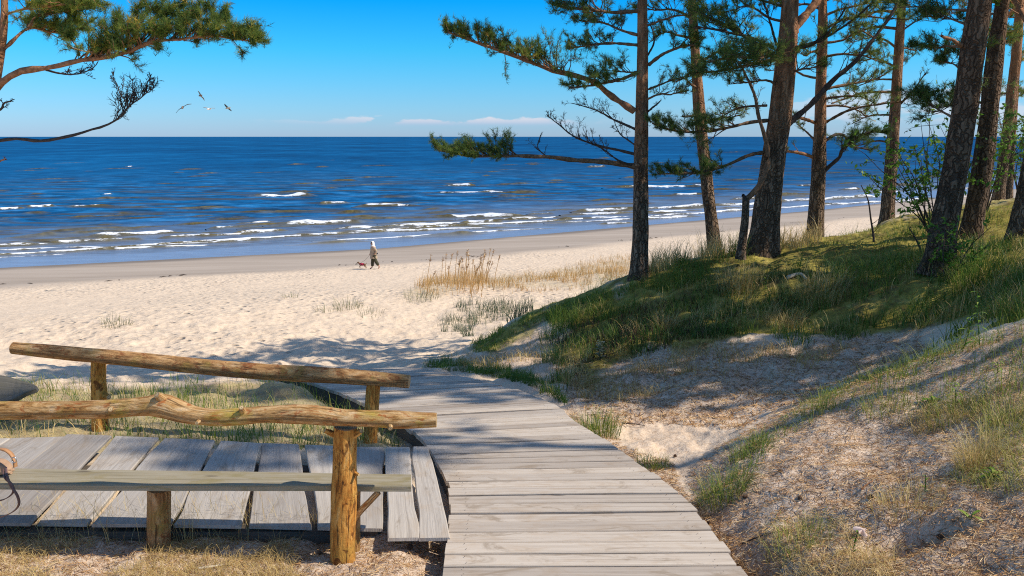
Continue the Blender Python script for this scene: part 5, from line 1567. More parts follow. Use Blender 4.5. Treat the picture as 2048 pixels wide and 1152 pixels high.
for (px, py, n, rad, h, w, mat, lab, tints, sd_) in (
        (1195, 868, 420, 0.20, (0.10, 0.26), (0.003, 0.006), 'grass', 'bushy green tussock against the right edge of the boardwalk', (0.15, 0.95), 1),
        (1305, 935, 200, 0.13, (0.06, 0.15), (0.003, 0.005), 'grass', 'small low tussock nearer along the right edge of the boardwalk', (0.2, 0.9), 2),
        (1450, 985, 430, 0.16, (0.10, 0.22), (0.002, 0.004), 'grass', 'large arching tussock on the corner of the sandy mound', (0.2, 1.0), 3),
        (1500, 905, 260, 0.14, (0.08, 0.16), (0.003, 0.005), 'grass', 'small tussock on the mound rim just behind the large arching one', (0.2, 0.9), 4),
        (1815, 1010, 300, 0.17, (0.06, 0.15), (0.002, 0.004), 'straw', 'low yellow tussock on the lip above the dark hollow', (0.2, 1.0), 5),
        (1955, 930, 360, 0.10, (0.14, 0.26), (0.002, 0.0035), 'straw', 'upright golden tussock at the right edge of the mound', (0.3, 1.0), 6),
        (1330, 660, 200, 0.18, (0.15, 0.35), (0.004, 0.007), 'straw', 'dry yellow tussock on the shaded slope by the light patch', (0.0, 0.9), 7),
        (1480, 575, 380, 0.35, (0.25, 0.5), (0.004, 0.007), 'straw', 'pale dry tussock in the centre of the dune grass', (0.1, 0.9), 8),
        (1640, 600, 420, 0.35, (0.25, 0.5), (0.004, 0.007), 'straw', 'pale dry tussock right of the centre of the dune grass', (0.1, 0.9), 9),
        (1960, 560, 420, 0.35, (0.3, 0.6), (0.004, 0.008), 'grass', 'tall lush green tussock near the right edge behind the mound', (0.15, 0.7), 10),
        (1570, 655, 260, 0.25, (0.15, 0.35), (0.004, 0.007), 'straw', 'yellowish tussock at the lower border of the dune grass', (0.1, 1.0), 11),
        (1515, 500, 200, 0.25, (0.2, 0.45), (0.006, 0.010), 'grass', 'green grass tuft at the foot of the thickest middle pine', (0.3, 0.9), 12),
        (1905, 835, 260, 0.16, (0.08, 0.20), (0.002, 0.004), 'grass', 'bright green tuft under the upright weed on the mound', (0.45, 1.0), 31),
        (1770, 815, 200, 0.16, (0.06, 0.15), (0.002, 0.004), 'grass', 'low green tuft on the mound left of the weeds', (0.45, 1.0), 32),
        (1600, 1090, 320, 0.16, (0.06, 0.16), (0.002, 0.0035), 'grass', 'yellow green tuft at the foot of the mound near the boardwalk end', (0.6, 1.0), 33),
        (1640, 820, 160, 0.14, (0.08, 0.22), (0.002, 0.004), 'grass', 'upright green tuft on the mound rim against the dark hollow', (0.5, 0.95), 34),
        (2015, 860, 300, 0.14, (0.08, 0.20), (0.002, 0.004), 'grass', 'bright yellow green tuft high at the right edge of the mound', (0.6, 1.0), 35),
        (232, 652, 80, 0.45, (0.2, 0.45), (0.010, 0.018), 'bluegrass', 'lone grass tussock on the open sand at left', (0.3, 1.0), 13),
        (695, 614, 90, 0.55, (0.2, 0.5), (0.010, 0.018), 'bluegrass', 'green beach grass tussock below the walking person', (0.4, 1.0), 14),
        (655, 622, 50, 0.45, (0.15, 0.35), (0.010, 0.018), 'bluegrass', 'small sparse tussock left of the one below the walking person', (0.4, 1.0), 15),
        (578, 595, 26, 0.35, (0.15, 0.35), (0.010, 0.018), 'bluegrass', 'tiny faint tussock farthest out on the open sand', (0.5, 1.0), 16),
        (745, 630, 40, 0.5, (0.15, 0.4), (0.010, 0.018), 'bluegrass', 'thin wispy tussock right of the green one below the person', (0.4, 1.0), 17),
        (840, 598, 110, 0.7, (0.25, 0.5), (0.010, 0.018), 'bluegrass', 'grey green tussock in front of the orange reeds', (0.3, 1.0), 18),
        (640, 782, 170, 0.28, (0.10, 0.28), (0.004, 0.007), 'grass', 'grass tussock at the left corner of the far boardwalk', (0.2, 0.9), 19)):
    p = hit(px, py)
    tussock('grass_tussock', p, n, rad, h, w, M[mat], lab, 'tussock', tints, sd_, group='tussocks of grass')

# tall seed heads in the reeds
def reed_stems():
    rng = np.random.default_rng(77)
    c = hit(938, 575)
    base = c
    tb = Tubes(); V = []; Fc = []; off = 0; T = []
    for k in range(34):
        x = c[0] + rng.normal(0, 0.75); y = c[1] + rng.normal(0, 1.2); z = gz(x, y)
        h = rng.uniform(0.8, 1.5); ln = rng.normal(0.12, 0.12)
        P = np.array([(x, y, z), (x + ln * .3, y, z + h * .5), (x + ln, y, z + h)])
        tb.add(P, [0.012, 0.010, 0.007], 4)
        for j in range(16):
            q = P[2] + (P[1] - P[2]) * rng.uniform(-0.05, 0.3); d = rng.normal(0, 1, 3); d[2] = abs(d[2]) * 0.8; d /= np.linalg.norm(d)
            s = np.cross(d, rng.normal(0, 1, 3)); s /= np.linalg.norm(s)
            V += [q - s * .012, q + s * .012, q + d * 0.11]; Fc.append((off, off + 1, off + 2)); off += 3; T += [rng.random()] * 3
    sv = np.vstack(tb.V); sf = np.vstack(tb.F); tv = np.array(V); nt_ = len(sv)
    tri = np.array(Fc) + nt_
    quads = np.concatenate([tri, tri[:, 2:3]], 1)
    me = bpy.data.meshes.new('reed_stand')
    me.from_pydata(np.vstack([sv, tv]).tolist(), [], [tuple(map(int, f)) for f in sf] + [tuple(map(int, f)) for f in tri])
    me.materials.append(M['reed']); me.materials.append(M['litter'])
    me.polygons.foreach_set('material_index', np.array([0] * len(sf) + [1] * len(tri), np.int32))
    at_ = me.attributes.new('tint', 'FLOAT', 'POINT'); at_.data.foreach_set('value', np.concatenate([np.full(nt_, .6), np.array(T)]).astype(np.float32))
    tag(link('reed_stand', me), 'stand of tall brown tipped reeds right of the walking person', 'reeds', kind='stuff')


reed_stems()


def leafy_shrub(name, c, label, seed, nst, h, spread, nleaf, lsz, bias=(0, 0)):
    rng = np.random.default_rng(seed)
    base = np.array((c[0], c[1], gz(c[0], c[1]) - 0.03))
    root = empty(name, base, label, 'shrub')
    tb = Tubes(); V = []; Fc = []; T = []; off = 0
    for s in range(nst):
        a = rng.uniform(0, 2 * PI)
        d = np.array((math.cos(a) * spread + bias[0], math.sin(a) * spread * 0.7 + bias[1], rng.uniform(0.75, 1.0))); d /= np.linalg.norm(d)
        L = h * rng.uniform(0.65, 1.05)
        q = [base.copy()]
        for k in range(6):
            d = unit(d + rng.normal(0, 0.12, 3)); q.append(q[-1] + d * L / 6)
        q = spline(np.array(q), 16); tb.add(q, np.linspace(0.012, 0.003, 16), 5)
        for k in range(9):
            i = rng.integers(5, 15); dd = unit(d * 0.4 + rng.normal(0, 0.7, 3)); l2 = L * rng.uniform(0.12, 0.3)
            b = np.array([q[i], q[i] + dd * l2 * .5, q[i] + unit(dd + rng.normal(0, .25, 3)) * l2]); tb.add(b, [0.004, 0.003, 0.0015], 4)
            for j in range(nleaf):
                p = b[1] + (b[2] - b[1]) * rng.uniform(-0.6, 1.1); n_ = unit(rng.normal(0, 1, 3) + (0, 0, .6)); u = unit(np.cross(n_, rng.normal(0, 1, 3))); v = np.cross(n_, u)
                sz = lsz * rng.uniform(0.6, 1.2)
                V += [p, p + u * sz * .35 + v * sz * .28, p + u * sz, p + u * sz * .35 - v * sz * .28]
                Fc.append((off, off + 1, off + 2, off + 3)); off += 4; T += [float(np.clip(rng.normal(.5, .25), 0, 1))] * 4
    tb.build('stems', M['dead'], root, base)
    link('leaves', fast_mesh('leaves', np.array(V) - base, np.array(Fc), M['leaf'], False, dict(tint=np.array(T))), root)


p = at(1868, 512, 12.6); leafy_shrub('leafy_shrub', p, 'bright green leafy shrub behind the big dark pine, spreading left of it', 1, 15, 2.3, 0.30, 9, 0.085, (-0.10, 0))
p = at(1968, 470, 14.5); leafy_shrub('leafy_shrub', p, 'leafy shrub showing between the dark leaning pines', 2, 8, 1.9, 0.22, 8, 0.08)
p = at(2032, 450, 15.5); leafy_shrub('leafy_shrub', p, 'light green shrub at the right edge behind the cut off trunk', 3, 9, 2.2, 0.25, 9, 0.085)
p = at(1896, 540, 10.3); leafy_shrub('leafy_shrub', p, 'small bright leaved bush growing up the foot of the big pine', 4, 7, 0.85, 0.25, 8, 0.06)


def bare_stem(pxs, Y, label, w0, sub, name='bare_sapling'):
    P = spline(np.array([at(x, y, Y) for x, y in pxs]), 24)
    base = P[0].copy(); base[2] = gz(base[0], base[1]); P[0] = base - (0, 0, .05)
    root = empty(name, base, label, 'sapling')
    R = np.linspace(w0, w0 * 0.3, 24) / F * Y / 2
    tb = Tubes(); tb.add(P, R, 6); grow(tb, P, R, [], 0.3, sub, 0.35, 0.7, 0, 3, 0.8, 2)
    tb.build('stem', M['dead'], root, base)


bare_stem([(1752, 525), (1748, 480), (1742, 440), (1736, 400), (1722, 370)], 13.5, 'thin bare sapling stem standing on the sunlit crest between two pines', 6, 5)
bare_stem([(1842, 500), (1830, 475), (1818, 455)], 12.0, 'short bare twiggy stem left of the big dark pine', 5, 3)

# ------------------------------------------------------------------ small things on the ground
def twig(pxs, lab, rad, mat, seed):
    P = []
    for x, y in pxs:
        q = hit(x, y); P.append(q + (0, 0, rad * 1.1))
    P = spline(np.array(P), 14)
    P[:, 2] += 0.006 * np.sin(np.linspace(0, PI, 14))
    mb = MB(); mb.loft(tube_sections(P, np.linspace(rad, rad * 0.5, 14), 7, 0.2, seed))
    o = mb.build('fallen_twig', M[mat], None, P[0]); o.location = P[0]
    return tag(o, lab, 'twig')


twig([(398, 1142), (430, 1138), (470, 1131)], 'pale peeled twig lying on the straw in front of the bench', 0.007, 'pale_twig', 1)
twig([(778, 1058), (782, 1072), (790, 1084)], 'short root sticking out below the platform corner', 0.011, 'log2', 2)
twig([(1480, 1092), (1540, 1070), (1590, 1062)], 'thin brown twig on the ground beside the boardwalk end', 0.004, 'dead', 3)
twig([(1722, 985), (1745, 965)], 'small reddish bark stick on the bright sand of the mound', 0.006, 'litter_stick', 4)
twig([(1245, 850), (1290, 853)], 'dark thin stick lying in the sunny hollow', 0.006, 'dead', 5)
twig([(1575, 560), (1600, 553), (1612, 562)], 'grey driftwood root poking out of the dune grass', 0.03, 'pale_twig', 6)


def dead_leaf():
    p = hit(1722, 1075); p[2] += 0.03
    # lobed leaf lying tilted towards the light
    n = 40; V = [(0, 0, 0.012)]; 
    for i in range(n):
        a = 2 * PI * i / n; r = 0.042 * (0.72 + 0.28 * math.cos(5 * a + .4)) * (1 + 0.12 * math.sin(3 * a))
        V.append((r * math.cos(a), r * 0.8 * math.sin(a), 0.010 * math.sin(4 * a) - 0.004))
    Fc = [(0, 1 + i, 1 + (i + 1) % n) for i in range(n)]
    me = bpy.data.meshes.new('dead_leaf'); me.from_pydata(V, [], Fc); me.materials.append(M['leaf_dead'])
    o = link('dead_leaf', me, None, p); o.rotation_euler = (0.6, 0.15, 0.4)
    tag(o, 'pale pinkish dead leaf lying on the sandy mound', 'leaf')


dead_leaf()


def cones():
    rng = np.random.default_rng(12)
    spots = [(1490, 1000), (1560, 945), (1600, 1000), (1350, 915), (640, 1110), (820, 1100), (1420, 1050), (1740, 1000), (1880, 1085)]
    labs = ['on the mound corner by the arching tussock', 'high on the bright sand of the mound', 'below the bright sand patch of the mound', 'in the sunny hollow', 'left of the orange bench post', 'near the platform corner', 'beside the boardwalk edge', 'in the middle of the mound', 'low on the mound at right']
    mb = MB()
    for k in range(9):
        t = k / 8; r = 0.017 * math.sin(PI * (0.15 + 0.8 * t)) ** 0.7
        pass
    S = []
    for k in range(13):
        t = k / 12; r = 0.015 * math.sin(PI * (0.12 + 0.82 * t)) ** 0.8 * (1 + 0.16 * (-1) ** k)
        S.append([(r * math.cos(a) * (1 + .12 * math.cos(6 * a + k)), r * math.sin(a) * (1 + .12 * math.cos(6 * a + k)), 0.042 * (t - .5)) for a in np.linspace(0, 2 * PI, 12, endpoint=False)])
    mb.loft(np.array(S), closed=True)
    o0 = mb.build('pine_cone', M['cone'], None, None, False)
    for i, ((x, y), l) in enumerate(zip(spots, labs)):
        o = o0 if i == 0 else o0.copy()
        if i: COL.objects.link(o)
        p = hit(x, y); o.location = p + (0, 0, 0.010)
        o.rotation_euler = (PI / 2 + rng.normal(0, .3), rng.normal(0, .3), rng.uniform(0, 6.28)); s = rng.uniform(0.65, 0.95); o.scale = (s, s, s)
        tag(o, 'brown pine cone lying ' + l, 'pine cone', 'fallen pine cones')


cones()


# ------------------------------------------------------------------ handbag on the seat
def build_bag():
    Hs = 1.815
    base = on_drop(-12, 951, Hs)
    root = empty('handbag', base, 'tan leather shoulder bag lying on the left end of the bench seat', 'bag')
    bx_, by_, bz_ = base
    S = []
    for i, t in enumerate(np.linspace(0, 1, 17)):
        x = bx_ - 0.20 + 0.285 * t
        prof = max(math.sin(PI * min(1, 0.06 + 0.90 * t)), 0.05) ** 0.45
        ht = 0.085 * prof * (1 + .10 * math.sin(t * 9)); dp = 0.060 * prof
        th = np.linspace(0, 2 * PI, 18, endpoint=False)
        S.append([(x + 0.006 * math.sin(5 * a + 3 * t), by_ + 0.02 + dp * math.copysign(abs(math.cos(a)) ** .7, math.cos(a)), bz_ + 0.003 + ht * 0.5 + ht * 0.5 * math.copysign(abs(math.sin(a)) ** .7, math.sin(a)) * (1 + 0.06 * math.sin(7 * a + 8 * t))) for a in th])
    mb = MB(); mb.loft(np.array(S)); mb.build('body', M['leather'], root, base)

    def strap(pts, w, name, mat, th=0.004):
        P = spline(np.array(pts), 40); T = np.gradient(P, axis=0); T /= np.linalg.norm(T, axis=1)[:, None]
        wv = np.array((0.25, 1.0, 0.0)); wv /= np.linalg.norm(wv)
        S = []
        for p, t in zip(P, T):
            n_ = np.cross(t, wv); n_ /= np.linalg.norm(n_) + 1e-9
            S.append([p + wv * w + n_ * th, p - wv * w + n_ * th, p - wv * w - n_ * th, p + wv * w - n_ * th])
        m2 = MB(); m2.loft(np.array(S)); return m2.build(name, M[mat], root, base)
    A = lambda x, y, Y: at(x, y, Y)
    y0 = by_
    strap([A(-40, 905, y0), A(-10, 899, y0), A(8, 899, y0 - .01), A(22, 908, y0 - .02), A(29, 922, y0 - .03), A(31, 934, y0 - .03)], 0.011, 'handle', 'strap')
    yf = float(on_drop(20, 972, Hs)[1]) - 0.02
    strap([A(12, 935, y0 - .03), A(14, 952, yf + .02), A(22, 972, yf), A(34, 990, yf - .01), A(38, 1008, yf - .01), A(28, 1022, yf - .01), A(8, 1032, yf), (A(-20, 1040, yf))], 0.007, 'shoulder_strap', 'strap_dark', 0.0025)
    strap([A(6, 938, y0 - .03), A(10, 955, yf + .02), A(24, 970, yf + .005), A(26, 985, yf), A(10, 998, yf), A(-14, 1004, yf)], 0.007, 'shoulder_strap', 'strap_dark', 0.0025)
    c = A(28, 920, y0 - .045); a = np.linspace(0, 2 * PI, 17)
    P = np.stack([c[0] + 0.012 * np.cos(a), c[1] + 0 * a, c[2] + 0.016 * np.sin(a)], 1)
    m3 = MB(); m3.loft(tube_sections(P, 0.0028, 7)); m3.build('ring', M['metal'], root, base)


build_bag()


# ------------------------------------------------------------------ figures
def skin(name, verts, edges, radii, mats, parent=None, sub=2, base=None, tint=None):
    me = bpy.data.meshes.new('tmp'); me.from_pydata([tuple(v) for v in verts], edges, [])
    o = bpy.data.objects.new('tmp', me); COL.objects.link(o)
    md = o.modifiers.new('s', 'SKIN'); md.use_smooth_shade = True; md.branch_smoothing = 0.4
    for i, r in enumerate(radii):
        sv = me.skin_vertices[0].data[i]; sv.radius = r if isinstance(r, tuple) else (r, r)
        sv.use_root = (i == 0)
    s = o.modifiers.new('d', 'SUBSURF'); s.levels = sub; s.render_levels = sub
    dg = bpy.context.evaluated_depsgraph_get(); dg.update()
    m2 = bpy.data.meshes.new_from_object(o.evaluated_get(dg))
    bpy.data.objects.remove(o); bpy.data.meshes.remove(me)
    m2.name = name
    m2.materials.clear()
    for mt in (mats if isinstance(mats, list) else [mats]): m2.materials.append(mt)
    return link(name, m2, parent)


def lathe(name, rings, mat, parent, m=20):
    """rings: centre (x,y,z), rx, ry"""
    S = []
    for (x, y, z, rx, ry) in rings:
        a = np.linspace(0, 2 * PI, m, endpoint=False)
        S.append(np.stack([x + rx * np.cos(a), y + ry * np.sin(a), z + 0 * a], 1))
    S = spline(np.array(S).reshape(len(rings), -1), len(rings) * 3).reshape(-1, m, 3)
    a = np.linspace(0, 2 * PI, m, endpoint=False)
    S[..., 0] += 0.012 * np.sin(5 * a)[None] * np.linspace(1.0, .1, len(S))[:, None]
    mb = MB(); mb.loft(S); return mb.build(name, mat, parent)


def build_person():
    b = hit(748, 538, 30, 80)
    root = empty('person', b, 'barefoot person in beige tunic, white headscarf and dark trousers walking a dog along the beach', 'person')
    # walking to the left, body turned a little to the camera
    V = [(0, 0, .88), (0, 0, 1.05), (-.01, 0, 1.25), (-.03, 0, 1.38), (-.05, 0, 1.46), (-.06, 0, 1.53), (-.065, 0, 1.62),     # 0-6 pelvis..head top
         (-.02, .09, .86), (-.09, .09, .48), (-.115, .08, .09), (-.20, .08, .035), (-.26, .08, .03),                            # 7-11 left leg (far), standing
         (.03, -.09, .86), (.13, -.09, .47), (.33, -.08, .16), (.29, -.08, .06), (.25, -.08, .03),                               # 12-16 right leg, trailing
         (-.03, .17, 1.34), (-.12, .20, 1.10), (-.22, .17, .90), (-.26, .16, .83),                                               # 17-20 far arm with the leash
         (0, -.18, 1.34), (.20, -.20, 1.12), (.10, -.22, .95), (.04, -.21, .93)]                                                 # 21-24 near arm bent back
    E = [(0, 1), (1, 2), (2, 3), (3, 4), (4, 5), (5, 6), (0, 7), (7, 8), (8, 9), (9, 10), (10, 11), (0, 12), (12, 13), (13, 14), (14, 15), (15, 16), (3, 17), (17, 18), (18, 19), (19, 20), (3, 21), (21, 22), (22, 23), (23, 24)]
    R = [.13, .12, .14, .10, .055, .085, .075, .095, .060, .040, .038, .022, .095, .060, .040, .036, .022, .055, .042, .032, .028, .055, .042, .032, .028]
    skin('body', V, E, R, M['skin'], root)
    # fingers of the hand with the leash, and of the near hand
    for hx, hy, hz, sx in ((-.265, .16, .82, -1), (.03, -.21, .925, -1)):
        for k in range(5):
            o = (k - 2) * 0.012
            p0 = np.array((hx, hy + o, hz)); p1 = p0 + np.array((sx * .018, 0, -.022)); p2 = p1 + np.array((sx * .004, 0, -.022))
            skin('finger', [p0, p1, p2], [(0, 1), (1, 2)], [.009, .008, .007], M['skin'], root, 1)
    # trousers
    skin('trousers', [(0, 0, .90), (-.02, .09, .80), (-.075, .09, .50), (-.095, .085, .20), (-.10, .085, .15), (.03, -.09, .80), (.12, -.09, .50), (.25, -.085, .27), (.275, -.085, .23)],
         [(0, 1), (1, 2), (2, 3), (3, 4), (0, 5), (5, 6), (6, 7), (7, 8)], [.16, .125, .105, .092, .088, .125, .110, .095, .090], M['trousers'], root)
    # tunic with sleeves
    lathe('tunic', [(.02, 0, .64, .215, .20), (.015, 0, .68, .22, .205), (0, 0, .90, .195, .19), (-.005, 0, 1.10, .175, .185), (-.015, 0, 1.28, .16, .20), (-.025, 0, 1.38, .12, .175), (-.04, 0, 1.44, .07, .08)], M['tunic'], root)
    skin('sleeve', [(-.02, .16, 1.35), (-.12, .21, 1.10), (-.19, .18, .95)], [(0, 1), (1, 2)], [.085, .075, .065], M['tunic'], root)
    skin('sleeve', [(0, -.17, 1.35), (.20, -.21, 1.12), (.12, -.225, .98)], [(0, 1), (1, 2)], [.088, .078, .065], M['tunic'], root)
    # scarf : hood round the head, open at the face
    S = []
    for z, rx, ry, x in ((1.36, .155, .165, -.015), (1.43, .115, .125, -.03), (1.50, .118, .112, -.04), (1.57, .125, .115, -.045), (1.63, .115, .105, -.05), (1.68, .075, .07, -.05), (1.695, .02, .02, -.05)):
        a = np.linspace(PI + 1.0, 3 * PI - 1.0, 18) if 1.45 < z < 1.64 else np.linspace(PI + (.12 if z < 1.5 else .3), 3 * PI - (.12 if z < 1.5 else .3), 18)
        a = a + 0.45
        S.append(np.stack([x + rx * np.cos(a), ry * np.sin(a), z + 0 * a], 1))
    mb = MB(); mb.loft(np.array(S), closed=False, caps=False); o = mb.build('headscarf', M['scarf'], root)
    so_ = o.modifiers.new('t', 'SOLIDIFY'); so_.thickness = 0.012
    skin('hair', [(-.075, -.01, 1.645), (-.10, -.03, 1.625), (-.10, .03, 1.625)], [(0, 1), (0, 2)], [.05, .035, .035], M['hair'], root, 1)
    # face : nose, mouth, glasses
    skin('nose', [(-.145, -.02, 1.545), (-.165, -.025, 1.522)], [(0, 1)], [.012, .015], M['skin'], root, 1)
    skin('mouth', [(-.142, -.035, 1.488), (-.147, -.02, 1.487), (-.145, 0, 1.488)], [(0, 1), (1, 2)], [.008, .009, .008], M['lips'], root, 1)
    g = MB()
    for yy, xx in ((-.052, -.128), (.012, -.146)):
        a = np.linspace(0, 2 * PI, 14, endpoint=False)
        S = [np.stack([xx + dx + 0 * a, yy + .027 * np.cos(a), 1.562 + .021 * np.sin(a)], 1) for dx in (-.008, .004)]
        g.loft(np.array(S))
    g.loft(tube_sections(np.array([(-.148, -.026, 1.566), (-.152, -.014, 1.566)]), .004, 6))
    g.build('sunglasses', M['dark_glass'], root)
    # small dark bag at the back of the hip
    skin('hip_bag', [(.22, -.12, 1.00), (.235, -.12, .90)], [(0, 1)], [.045, .05], M['black'], root, 1)
    root.rotation_euler = (0, 0, 0.10)
    # ---- dog
    d = hit(725, 536.5, 30, 80)
    dr = empty('dog', d, 'small brown dog in a red and black coat trotting ahead of the person', 'dog')
    V = [(.0, 0, .235), (.10, 0, .235), (.17, 0, .23), (-.10, 0, .24), (-.17, 0, .265), (-.215, 0, .325), (-.255, 0, .355), (-.31, 0, .335), (-.345, 0, .325),
         (-.12, -.045, .20), (-.14, -.045, .11), (-.12, -.045, .018), (-.14, -.045, .012),
         (-.12, .045, .20), (-.175, .045, .12), (-.20, .045, .04), (-.22, .045, .035),
         (.16, -.045, .20), (.135, -.045, .13), (.185, -.045, .075), (.17, -.045, .015), (.15, -.045, .012),
         (.16, .045, .20), (.17, .045, .13), (.225, .045, .08), (.235, .045, .02), (.215, .045, .014),
         (.21, 0, .25), (.25, 0, .30), (.265, 0, .35),
         (-.245, -.045, .40), (-.235, -.055, .375), (-.245, .045, .40), (-.235, .055, .375)]
    E = [(0, 1), (1, 2), (0, 3), (3, 4), (4, 5), (5, 6), (6, 7), (7, 8), (3, 9), (9, 10), (10, 11), (11, 12), (3, 13), (13, 14), (14, 15), (15, 16), (2, 17), (17, 18), (18, 19), (19, 20), (20, 21), (2, 22), (22, 23), (23, 24), (24, 25), (25, 26), (2, 27), (27, 28), (28, 29), (6, 30), (30, 31), (6, 32), (32, 33)]
    R = [.066, .062, .055, .075, .066, .045, .052, .032, .020, .034, .017, .013, .013, .034, .017, .013, .013, .040, .026, .015, .012, .012, .040, .026, .015, .012, .012, .022, .014, .009, .014, .016, .014, .016]
    skin('body', V, E, R, M['dogfur'], dr)
    a = np.linspace(0, 2 * PI, 18, endpoint=False); S = []
    for x, r, z in ((-.165, .070, .262), (-.13, .083, .248), (-.05, .084, .238), (.05, .076, .236), (.12, .069, .236)):
        S.append(np.stack([x + 0 * a, r * .9 * np.cos(a), z + r * np.sin(a)], 1))
    mb = MB(); mb.loft(np.array(S), caps=False); mb.build('coat', M['dogcoat'], dr)
    skin('muzzle_tip', [(-.352, 0, .326), (-.36, 0, .326)], [(0, 1)], [.010, .009], M['black'], dr, 1)
    skin('eye', [(-.285, -.036, .368), (-.289, -.038, .368)], [(0, 1)], [.007, .006], M['black'], dr, 1)
    skin('eye', [(-.285, .036, .368), (-.289, .038, .368)], [(0, 1)], [.007, .006], M['black'], dr, 1)
    # ---- leash
    h0 = b + np.array((-.262 * math.cos(.1) - .16 * math.sin(.1), -.262 * math.sin(.1) + .16 * math.cos(.1), .80)); h1 = d + np.array((-.10, 0, .325))
    P = spline(np.array([h0, h0 * .5 + h1 * .5 - (0, 0, .05), h1]), 14)
    mb = MB(); mb.loft(tube_sections(P, .006, 6)); o = mb.build('dog_leash', M['black'], None, h1); o.location = h1
    tag(o, 'thin dark leash running from the walking person down to the dog', 'leash')


def build_gull(px, py, Y, label, ltip, rtip, lel, rel, body, mats, fwd, wid):
    """wing tips given where they are seen; one continuous body with both wings"""
    c = at(px, py, Y)
    W = lambda x, y, dy=0.0: at(x, y, Y + dy) - c
    pts = [W(*ltip, .05), W(*lel), W(px - (px - lel[0]) * .22, py - (py - lel[1]) * .3), W(px, py), W(px - (px - rel[0]) * .22, py - (py - rel[1]) * .3), W(*rel), W(*rtip, .05)]
    P = spline(np.array(pts), 37)
    t = np.linspace(-1, 1, 37)
    chord = 0.040 * wid * (1 - abs(t) ** 2.2) ** 0.6 + 0.006
    thick = 0.024 + 0.022 * wid * np.exp(-(t / .10) ** 2)
    f = np.array(fwd, float); f /= np.linalg.norm(f)
    S = []
    for p, ch, th in zip(P, chord, thick):
        a = np.linspace(0, 2 * PI, 12, endpoint=False)
        up = np.array((0.0, 0, 1.0)); up = up - f * (up @ f); up /= np.linalg.norm(up)
        S.append(p[None] + f[None] * (ch * 1.3 * np.cos(a))[:, None] + up[None] * (th * .5 * np.sin(a))[:, None])
    mb = MB(); mb.loft(np.array(S), att=0.0)
    # spindle of the body, head and tail, run through the wing root
    bl = np.linspace(-1, 1, 16); S = []
    for q in bl:
        rr = 0.042 * wid * max(1 - abs(q) ** 1.8, 0.03) ** 0.7 * (1 if q < .55 else 0.9)
        a = np.linspace(0, 2 * PI, 12, endpoint=False); up = np.array((0, 0, 1.0)); sd_ = np.cross(f, up); sd_ /= np.linalg.norm(sd_); u2 = np.cross(sd_, f)
        S.append((f * q * .17 * wid)[None] + sd_[None] * (rr * np.cos(a))[:, None] + u2[None] * (rr * np.sin(a))[:, None])
    mb.loft(np.array(S), mi=1)
    o = mb.build('seagull', [M[mats[0]], M[mats[1]]], None, None)
    o.location = c
    tag(o, label, 'bird', 'seagulls over the sea')


build_person()
YG = 40.0
build_gull(365, 215, YG, 'seagull with dark arched wings, lowest left of the four', (352, 226), (383, 208), (358, 219), (375, 209), None, ('gull_dark', 'gull_brown'), (0.25, -0.9, -0.25), 1.3)
build_gull(401, 191, YG, 'brown seagull banking steeply, highest of the four', (396, 182), (409, 201), (399, 186), (406, 196), None, ('gull_tan', 'gull_brown'), (0.75, -0.6, 0.1), 1.0)
build_gull(418, 218, YG, 'pale seagull gliding with level wings between the other birds', (407, 215), (430, 216.5), (412, 215.3), (424, 216), None, ('gull_grey', 'gull_white'), (-0.3, -0.95, -0.1), 1.05)
build_gull(456, 216, YG, 'seagull with dark slanted wings and yellowish body, rightmost of the four', (449, 208), (463, 222), (452, 212), (460, 219.5), None, ('gull_dark', 'gull_body'), (0.9, -0.4, 0.15), 1.0)


def build_ship():
    D = 9000.0
    x = (1875 - 1024) / F * D * 1.016
    root = empty('ship', (x, D, 0), 'tiny grey ship on the horizon between the right hand pines', 'ship')
    S = []
    for q in np.linspace(-1, 1, 9):
        w = 8 * (1 - abs(q) ** 3) + .4; S.append([(q * 34, -w, 8), (q * 34, w, 8), (q * 33, w * .7, -3), (q * 33, -w * .7, -3)])
    mb = MB(); mb.loft(np.array(S)); mb.build('hull', M['hull'], root)
    S = [[(-22, -6, z), (-22, 6, z), (-8, 6, z), (-8, -6, z)] for z in (8.05, 24)]
    mb = MB(); mb.loft(np.array(S)); mb.loft(tube_sections(np.array([(-14, 0, 24.0), (-14, 0, 38)]), 2.0, 8)); mb.build('deckhouse', M['deckhouse'], root)


build_ship()

# ------------------------------------------------------------------ light and sky
SUN = np.array((1.0, -0.20, 1.10)); SUN /= np.linalg.norm(SUN)
sd = bpy.data.lights.new('sun', 'SUN'); sd.energy = 5.0; sd.angle = math.radians(0.53); sd.color = (1.0, 0.93, 0.82)
so = bpy.data.objects.new('sun', sd); COL.objects.link(so)
so.rotation_euler = Vector(SUN).to_track_quat('Z', 'Y').to_euler(); so.location = (20, 3, 40)
w = bpy.data.worlds.new('World'); SC.world = w; w.use_nodes = True
nt = w.node_tree
for q in list(nt.nodes): nt.nodes.remove(q)
n = N(nt)
sky = n('ShaderNodeTexSky', sky_type='NISHITA', sun_disc=False, sun_elevation=math.asin(SUN[2]), sun_rotation=math.atan2(SUN[0], SUN[1]))
sky.air_density = 1.0; sky.dust_density = 0.3; sky.ozone_density = 2.0
co = n('ShaderNodeTexCoord').outputs['Generated']
sep = n('ShaderNodeSeparateXYZ', {0: co})
el = sep.outputs['Z']
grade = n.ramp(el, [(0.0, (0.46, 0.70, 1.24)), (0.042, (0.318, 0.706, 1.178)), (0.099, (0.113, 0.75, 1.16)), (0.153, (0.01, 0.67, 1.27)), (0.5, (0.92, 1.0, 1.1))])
col = n.mix(1.0, sky.outputs[0], grade, 'MULTIPLY')
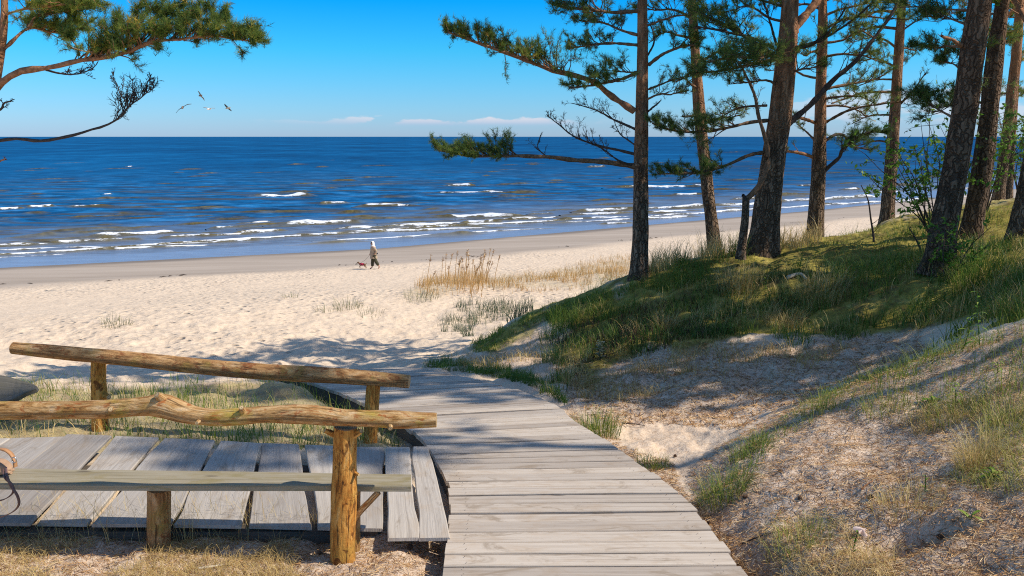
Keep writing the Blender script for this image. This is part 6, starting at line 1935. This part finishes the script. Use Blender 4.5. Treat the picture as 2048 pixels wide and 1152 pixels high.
# low cumulus along the horizon
az = n.math('ARCTAN2', sep.outputs['X'], sep.outputs['Y'])
cv = n('ShaderNodeCombineXYZ', {0: n.math('MULTIPLY', az, 17.0), 1: n.math('MULTIPLY', el, 62.0), 2: 0.3}).outputs[0]
cn = n.noise(cv, 1.0, 7, 0.58)
cbig = n.noise(n('ShaderNodeCombineXYZ', {0: n.math('MULTIPLY', az, 5.0), 1: 0.0, 2: 4.0}).outputs[0], 1.0, 2, 0.5)
right = n.mapr(az, 0.20, 0.42, 0.0, 0.030)          # higher banks of cloud to the right
mida = n.math('MULTIPLY', n.mapr(az, -0.34, -0.10), n.mapr(az, 0.14, 0.02))
top = n.math('ADD', n.math('ADD', 0.0205, right), n.math('MULTIPLY', n.math('SUBTRACT', cn, 0.5), 0.034))
body = n.math('MULTIPLY', n.mapr(n.math('SUBTRACT', top, el), 0.0, 0.0035), n.mapr(el, 0.0105, 0.017))
amt = n.math('ADD', n.math('MULTIPLY', mida, 0.95), n.mapr(az, 0.2, 0.4, 0, 0.6), True)
cm = n.math('MULTIPLY', body, amt)
cm = n.math('MULTIPLY', cm, n.mapr(cn, 0.36, 0.52))
hz = n.math('MULTIPLY', n.mapr(el, 0.030, 0.0), 0.12)
col = n.mix(hz, col, (2.9, 3.9, 5.6))
ccol = n.mix(n.mapr(el, 0.012, 0.024), (3.2, 4.1, 5.5), (6.0, 5.6, 6.0))
col = n.mix(n.math('MULTIPLY', cm, 0.8), col, ccol)
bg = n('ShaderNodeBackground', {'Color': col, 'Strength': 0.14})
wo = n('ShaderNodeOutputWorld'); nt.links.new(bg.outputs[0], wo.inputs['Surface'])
SC.view_settings.view_transform = 'Standard'
SC.view_settings.look = 'None'
SC.view_settings.exposure = 0
SC.view_settings.gamma = 1
SC.render.engine = 'CYCLES'
SC.cycles.use_denoising = False
SC.cycles.use_adaptive_sampling = False
SC.cycles.filter_width = 1.1
SC.cycles.max_bounces = 6
SC.cycles.diffuse_bounces = 3
SC.cycles.glossy_bounces = 2
SC.cycles.transmission_bounces = 4
